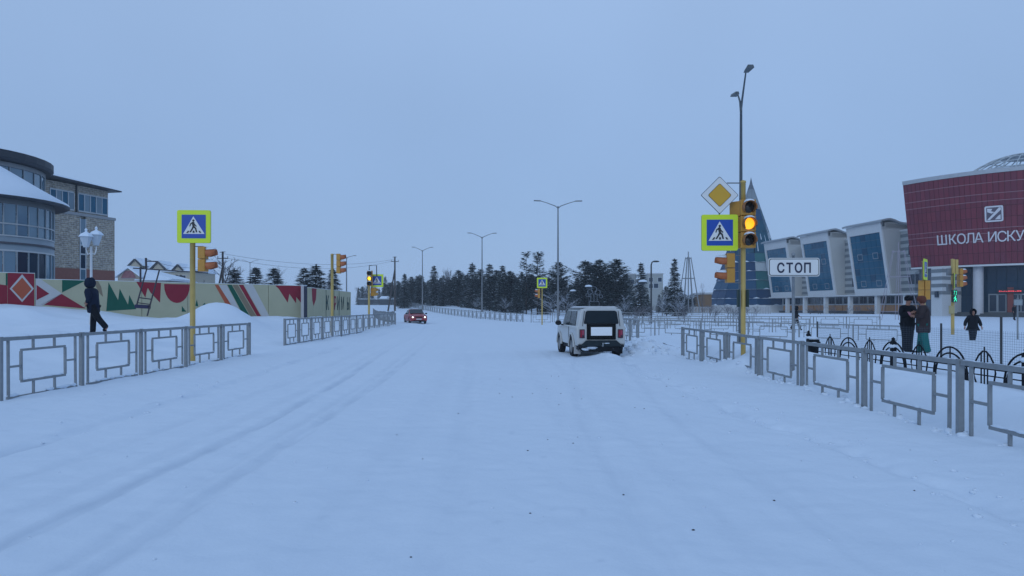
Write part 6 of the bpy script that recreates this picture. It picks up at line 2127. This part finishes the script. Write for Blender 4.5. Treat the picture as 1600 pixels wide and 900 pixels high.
def person(loc, rz, label, pose, coat, legs, boots, head, H=1.74, coat_len=0.72, bulk=1.0, hood=True, hairm=None, hat=None, group=None, lean=0.0):
    T = thing("person", label, "person", loc, rz, group)
    k = H / 1.75
    T.scale = (k, k, k)
    L = Vector
    hipz = 0.93
    sh = L((0, -math.sin(lean) * 0.5, hipz + 0.52 * math.cos(lean)))
    pel = L((0, 0, hipz)); chest = pel.lerp(sh, 0.6)
    neck = sh + L((0, -0.02 - math.sin(lean) * .05, 0.08)); hc = neck + L((0, -0.03, 0.13)); ht = hc + L((0, 0.0, 0.10))
    V_, E_, Rr = [pel, chest, sh, neck, hc, ht], [(0, 1), (1, 2), (2, 3), (3, 4), (4, 5)], [(0.15, 0.11), (0.16, 0.11), (0.12, 0.09), 0.055, (0.085, 0.10), (0.07, 0.085)]
    # nose
    V_.append(hc + L((0, -0.115, -0.01))); E_.append((4, 6)); Rr.append(0.015)
    cv, ce, cr_ = [pel + L((0, 0, 0.02)), chest, sh + L((0, 0, -0.02)), neck + L((0, 0, -0.02))], [(0, 1), (1, 2), (2, 3)], [(0.185 * bulk, 0.15 * bulk), (0.19 * bulk, 0.15 * bulk), (0.16 * bulk, 0.12 * bulk), (0.085, 0.085)]
    cv.append(pel + L((0, 0.0, -(coat_len - 0.55)))); ce.append((0, 4)); cr_.append((0.175 * bulk, 0.15 * bulk))
    lv, le, lr = [pel + L((0, 0, -0.02))], [], [(0.14, 0.12)]
    bootsv = []
    for i, s in enumerate((-1, 1)):
        hip = pel + L((s * 0.09, 0, -0.06))
        th, kn = pose['legs'][i]       # thigh angle forward(+ = forwards -y), knee flex
        kne = hip + L((s * 0.01, -math.sin(th) * 0.42, -math.cos(th) * 0.42))
        ank = kne + L((0, -math.sin(th - kn) * 0.42, -math.cos(th - kn) * 0.42))
        toe = ank + L((s * 0.02, -0.17 * math.cos(th - kn), -0.02 - 0.1 * math.sin(kn - th) * (kn > th)))
        b = len(V_)
        V_ += [hip, kne, ank, ank.lerp(toe, 0.55)]; E_ += [(0, b), (b, b + 1), (b + 1, b + 2), (b + 2, b + 3)]; Rr += [0.085, 0.055, 0.04, 0.03]
        b = len(lv)
        lv += [hip, hip.lerp(kne, 0.5), kne, kne.lerp(ank, 0.5), ank + L((0, 0, -0.01))]; le += [(0, b), (b, b + 1), (b + 1, b + 2), (b + 2, b + 3), (b + 3, b + 4)]; lr += [q_ * (0.62 + 0.38 * bulk) for q_ in (0.125, 0.115, 0.095, 0.09, 0.088)]
        bootsv.append((kne.lerp(ank, 0.72), ank + L((0, 0, -0.0)), toe))
        shp = sh + L((s * 0.17 * (0.9 + 0.1 * bulk), 0, -0.03))
        elb, hnd = [L(q) for q in pose['arms'][i]]
        dx_ = s * 0.10 * (bulk - 1.1); elb.x += dx_; hnd.x += dx_ * (0.3 if hnd.y < -0.2 else 1)
        b = len(V_)
        V_ += [shp, elb, hnd]; E_ += [(2, b), (b, b + 1), (b + 1, b + 2)]; Rr += [0.055, 0.04, 0.028]
        fd = (hnd - elb).normalized()
        side = fd.cross(L((0, 1, 0.3))).normalized()
        palm = hnd + fd * 0.08
        V_.append(palm); E_.append((b + 2, b + 3)); Rr.append((0.035, 0.02))
        for j, (off, ln) in enumerate(((-0.03, 0.06), (-0.01, 0.075), (0.01, 0.07), (0.03, 0.055))):
            q = len(V_)
            V_ += [palm + side * off + fd * ln * 0.5, palm + side * off * 1.1 + fd * ln + L((0, -0.01, -0.01))]
            E_ += [(b + 3, q), (q, q + 1)]; Rr += [0.009, 0.008]
        q = len(V_)
        V_ += [hnd + fd * 0.05 + side * 0.05, hnd + fd * 0.09 + side * 0.065]; E_ += [(b + 2, q), (q, q + 1)]; Rr += [0.010, 0.009]
        b = len(cv)
        cv += [shp, shp.lerp(elb, 0.5), elb, elb.lerp(hnd, 0.9)]; ce += [(2, b), (b, b + 1), (b + 1, b + 2), (b + 2, b + 3)]; cr_ += [0.085 * bulk, 0.08 * bulk, 0.068 * bulk, 0.055 * bulk]
    skin_mesh("body", V_, E_, Rr, SKINM, T, 1)
    skin_mesh("trousers", lv, le, lr, legs, T, 1)
    skin_mesh("coat", cv, ce, cr_, coat, T, 1)
    for a_, b_, c2_ in bootsv:
        skin_mesh("boot", [b_, a_, c2_], [(0, 1), (0, 2)], [0.072, 0.078, 0.055], boots, T, 1)
    if hood:
        o = MB()
        vs, fs = [], []
        N, M_ = 14, 9
        # hood: an ellipsoid shell open at the face
        for i in range(M_ + 1):
            th = R(12 + 150 * i / M_)
            for j in range(N + 1):
                a = R(-90 + 48) + (2 * math.pi - R(96)) * j / N
                rr_ = 1 + 0.05 * math.sin(7 * a + i)
                vs.append((hc.x + 0.135 * math.sin(th) * math.cos(a) * rr_, hc.y + 0.015 + 0.155 * math.sin(th) * math.sin(a) * rr_, hc.z + 0.03 + 0.165 * math.cos(th) * rr_))
        for i in range(M_):
            for j in range(N):
                fs.append((i * (N + 1) + j, (i + 1) * (N + 1) + j, (i + 1) * (N + 1) + j + 1, i * (N + 1) + j + 1))
        fs.append(tuple(reversed(range(N + 1))))
        o.add(vs, fs)
        ho = o.build("hood", head, T, True)
        sm_ = ho.modifiers.new("thick", 'SOLIDIFY'); sm_.thickness = 0.03; sm_.offset = 1
    if hat:
        MB().lathe((hc.x, hc.y, hc.z + 0.02), [(0.118, -0.02), (0.13, 0.0), (0.135, 0.07), (0.11, 0.12), (0.05, 0.14), (0, 0.145)], 14).build("hat", hat, T, True)
    if hairm:
        MB().blob((hc.x, hc.y + 0.03, hc.z + 0.03), (0.115, 0.115, 0.135), 12, 8, 0.05, 3).build("hair", hairm, T, True)
    m = MB()
    for s in (-1, 1):
        m.blob((hc.x + s * 0.034, hc.y - 0.088, hc.z + 0.02), 0.012, 6, 4, 0)
    m.build("eyes", SIGNBLACK, T)
    return T
NAVY = mat("navy_coat_cloth", (0.007, 0.014, 0.034), 0.85, 0, 0.3, 8, 0.004, 25)
BLK = mat("black_cloth", (0.005, 0.007, 0.012), 0.85, 0, 0.3, 8, 0.003, 25)
BROWN = mat("grey_brown_coat_cloth", (0.038, 0.028, 0.030), 0.85, 0, 0.3, 8, 0.004, 25)
TEALC = mat("teal_trouser_cloth", (0.010, 0.15, 0.14), 0.8, 0, 0.15, 8)
RUSTH = mat("rust_knit_hat", (0.13, 0.045, 0.03), 0.9)
armdn = lambda s: ((s * 0.26, 0.06, 1.17), (s * 0.24, -0.04, 0.93))
# walker on the left: strides towards the left of the picture
c_ = W(146.5, 0, 24.6)
person((c_.x, 24.6, W(0, 522, 24.6).z), R(-90), "person in navy hooded parka striding left behind the left railing",
       {'legs': [(R(10), R(8)), (R(-30), R(12))], 'arms': [((-0.24, -0.10, 1.20), (-0.16, -0.26, 1.08)), ((0.25, 0.0, 1.18), (0.18, -0.12, 1.0))]}, NAVY, BLK, BLK, NAVY, H=1.78, coat_len=0.80, bulk=1.3, lean=R(10))
# two people talking
c_ = W(1418, 0, 24.2)
person((c_.x, 24.2, W(0, 550, 24.2).z), R(12), "person in a black jacket and round black hat holding a phone at chest height",
       {'legs': [(R(3), R(3)), (R(-2), R(2))], 'arms': [((-0.27, -0.05, 1.18), (-0.06, -0.27, 1.27)), ((0.27, -0.05, 1.18), (0.05, -0.27, 1.26))]}, BLK, BLK, BLK, BLK, H=1.78, coat_len=0.80, bulk=1.35, hood=False, hat=BLK)
c_ = W(1442.5, 0, 23.7)
person((c_.x, 23.7, W(0, 553, 23.7).z), R(-125), "person in a long grey-brown hooded coat and teal trousers seen from behind",
       {'legs': [(R(10), R(4)), (R(-8), R(4))], 'arms': [((-0.27, -0.02, 1.17), (-0.14, -0.24, 1.2)), ((0.27, -0.02, 1.17), (0.16, -0.22, 1.18))]}, BROWN, TEALC, BLK, RUSTH, H=1.80, coat_len=0.85, bulk=1.5, hood=False, hat=RUSTH, hairm=RUSTH)
c_ = W(1520, 0, 38)
person((c_.x, 38, W(0, 537, 38).z), R(-8), "stout person in dark padded clothes walking towards the camera on open snow",
       {'legs': [(R(8), R(4)), (R(-8), R(10))], 'arms': [((-0.31, 0.02, 1.16), (-0.37, -0.03, 0.90)), ((0.31, 0.02, 1.16), (0.37, -0.03, 0.90))]}, BLK, BLK, BLK, BLK, H=1.70, coat_len=0.78, bulk=1.5)
c_ = W(1244, 0, 54)
person((c_.x, 54, W(0, 516, 54).z), R(80), "small dark figure walking away to the right just behind the stop plate pole",
       {'legs': [(R(22), R(8)), (R(-20), R(15))], 'arms': [armdn(-1), ((0.24, -0.12, 1.2), (0.2, -0.28, 1.08))]}, BLK, BLK, BLK, BLK, H=1.68, coat_len=0.9, bulk=1.15)
c_ = W(1585, 0, 78)
person((c_.x, 78, W(0, 500, 78).z), R(20), "far dark figure near the school doors beside the small plate pole",
       {'legs': [(R(8), R(4)), (R(-8), R(4))], 'arms': [armdn(-1), armdn(1)]}, BLK, BLK, BLK, BLK, H=1.68, coat_len=0.8, bulk=1.1)
# phone in hand
ph_ = MB().box(-0.04, 0.04, -0.006, 0.006, -0.075, 0.075).build("mobile_phone", mat("pinkish_phone_case", (0.35, 0.16, 0.2), 0.4), None)
c2_ = W(1421, 490, 23.87)
ph_.location = c2_; ph_.rotation_euler = (R(-40), 0, R(12))
tag(ph_, "small pinkish phone held by the person in the round black hat", "phone")

# ------------------------------------------------------------------ loose snow clods and grit on the road
m = MB()
rr = random.Random(11)
for i in range(260):
    y = 3.2 + 24 * rr.random() ** 1.6
    side = rr.random()
    if side < 0.4:
        x = np.interp(y, *RIGHTEDGE) + rr.gauss(0.1, 0.35)
    elif side < 0.6:
        x = np.interp(y, *LEFTEDGE) - abs(rr.gauss(0.1, 0.4))
    else:
        x = rr.uniform(-5, 3.8)
    s = rr.uniform(0.005, 0.02) * (1.3 if side < 0.6 else 0.7)
    m.blob((x, y, hz(x, y) + s * 0.2), (s * rr.uniform(1, 1.8), s * rr.uniform(1, 1.8), s * 0.8), 6, 4, 0.25, i)
o = m.build("snow_clods", SNOW, None, True); tag(o, "small loose snow clods scattered over the road and its ploughed edges", None, None, "stuff")
m = MB()
for i in range(40):
    y = 3.2 + 14 * rr.random(); x = rr.uniform(-1.5, 4.5)
    s = rr.uniform(0.004, 0.010)
    m.blob((x, y, hz(x, y) + s * 0.3), (s * 1.4, s, s * 0.7), 5, 3, 0.2, i)
o = m.build("road_grit", mat("dark_grit", (0.06, 0.06, 0.07), 0.9), None); tag(o, "dark specks of grit scattered on the road snow", None, None, "stuff")
m = MB()
for i in range(150):
    if i < 90:
        x, y = rr.gauss(4.55, 0.45), rr.uniform(22.6, 29)
        s = abs(rr.gauss(0, 0.045)) + 0.015
    else:
        y = rr.uniform(8, 24); x = 5.6 + rr.gauss(-0.05, 0.10)
        s = rr.uniform(0.015, 0.05)
    m.blob((x, y, hz(x, y) + s * 0.15), (s * rr.uniform(1, 1.9), s * rr.uniform(1, 1.6), s * rr.uniform(0.7, 1.1)), 7, 5, 0.3, i + 900)
o = m.build("ploughed_lumps", SNOW, None, True); tag(o, "broken lumps of ploughed snow heaped beside the white car and along the right railing", None, None, "stuff")
# half-buried dark kerb lump by the right railing's far end
c_ = W(1049, 537, 26.0)
T = thing("kerb_lump", "dark half-buried lump in the snow just left of the right railing's far end", "kerb stone", (c_.x, 26, 0.0))
m = MB(); m.tube([(-0.3, 0.1, 0.32), (-0.15, 0, 0.22), (0.05, -0.03, 0.16), (0.3, 0, 0.14)], [0.03, 0.06, 0.07, 0.03], 8); m.build("stone", DSTEEL, T, True)

# ------------------------------------------------------------------ haze
hm = bpy.data.materials.new("winter_haze")
hm.use_nodes = True
hn, hl_ = hm.node_tree.nodes, hm.node_tree.links
hn.clear()
ho_ = hn.new("ShaderNodeOutputMaterial")
hv = hn.new("ShaderNodeVolumePrincipled")
hv.inputs["Color"].default_value = (0.93, 0.97, 1.0, 1)
hv.inputs["Density"].default_value = 0.0005
hl_.new(hv.outputs[0], ho_.inputs["Volume"])
hb = MB().box(-560, 560, -60, 680, -3, 34).build("haze", hm, None)
tag(hb, "thin cold winter haze over the whole place", None, None, "stuff")
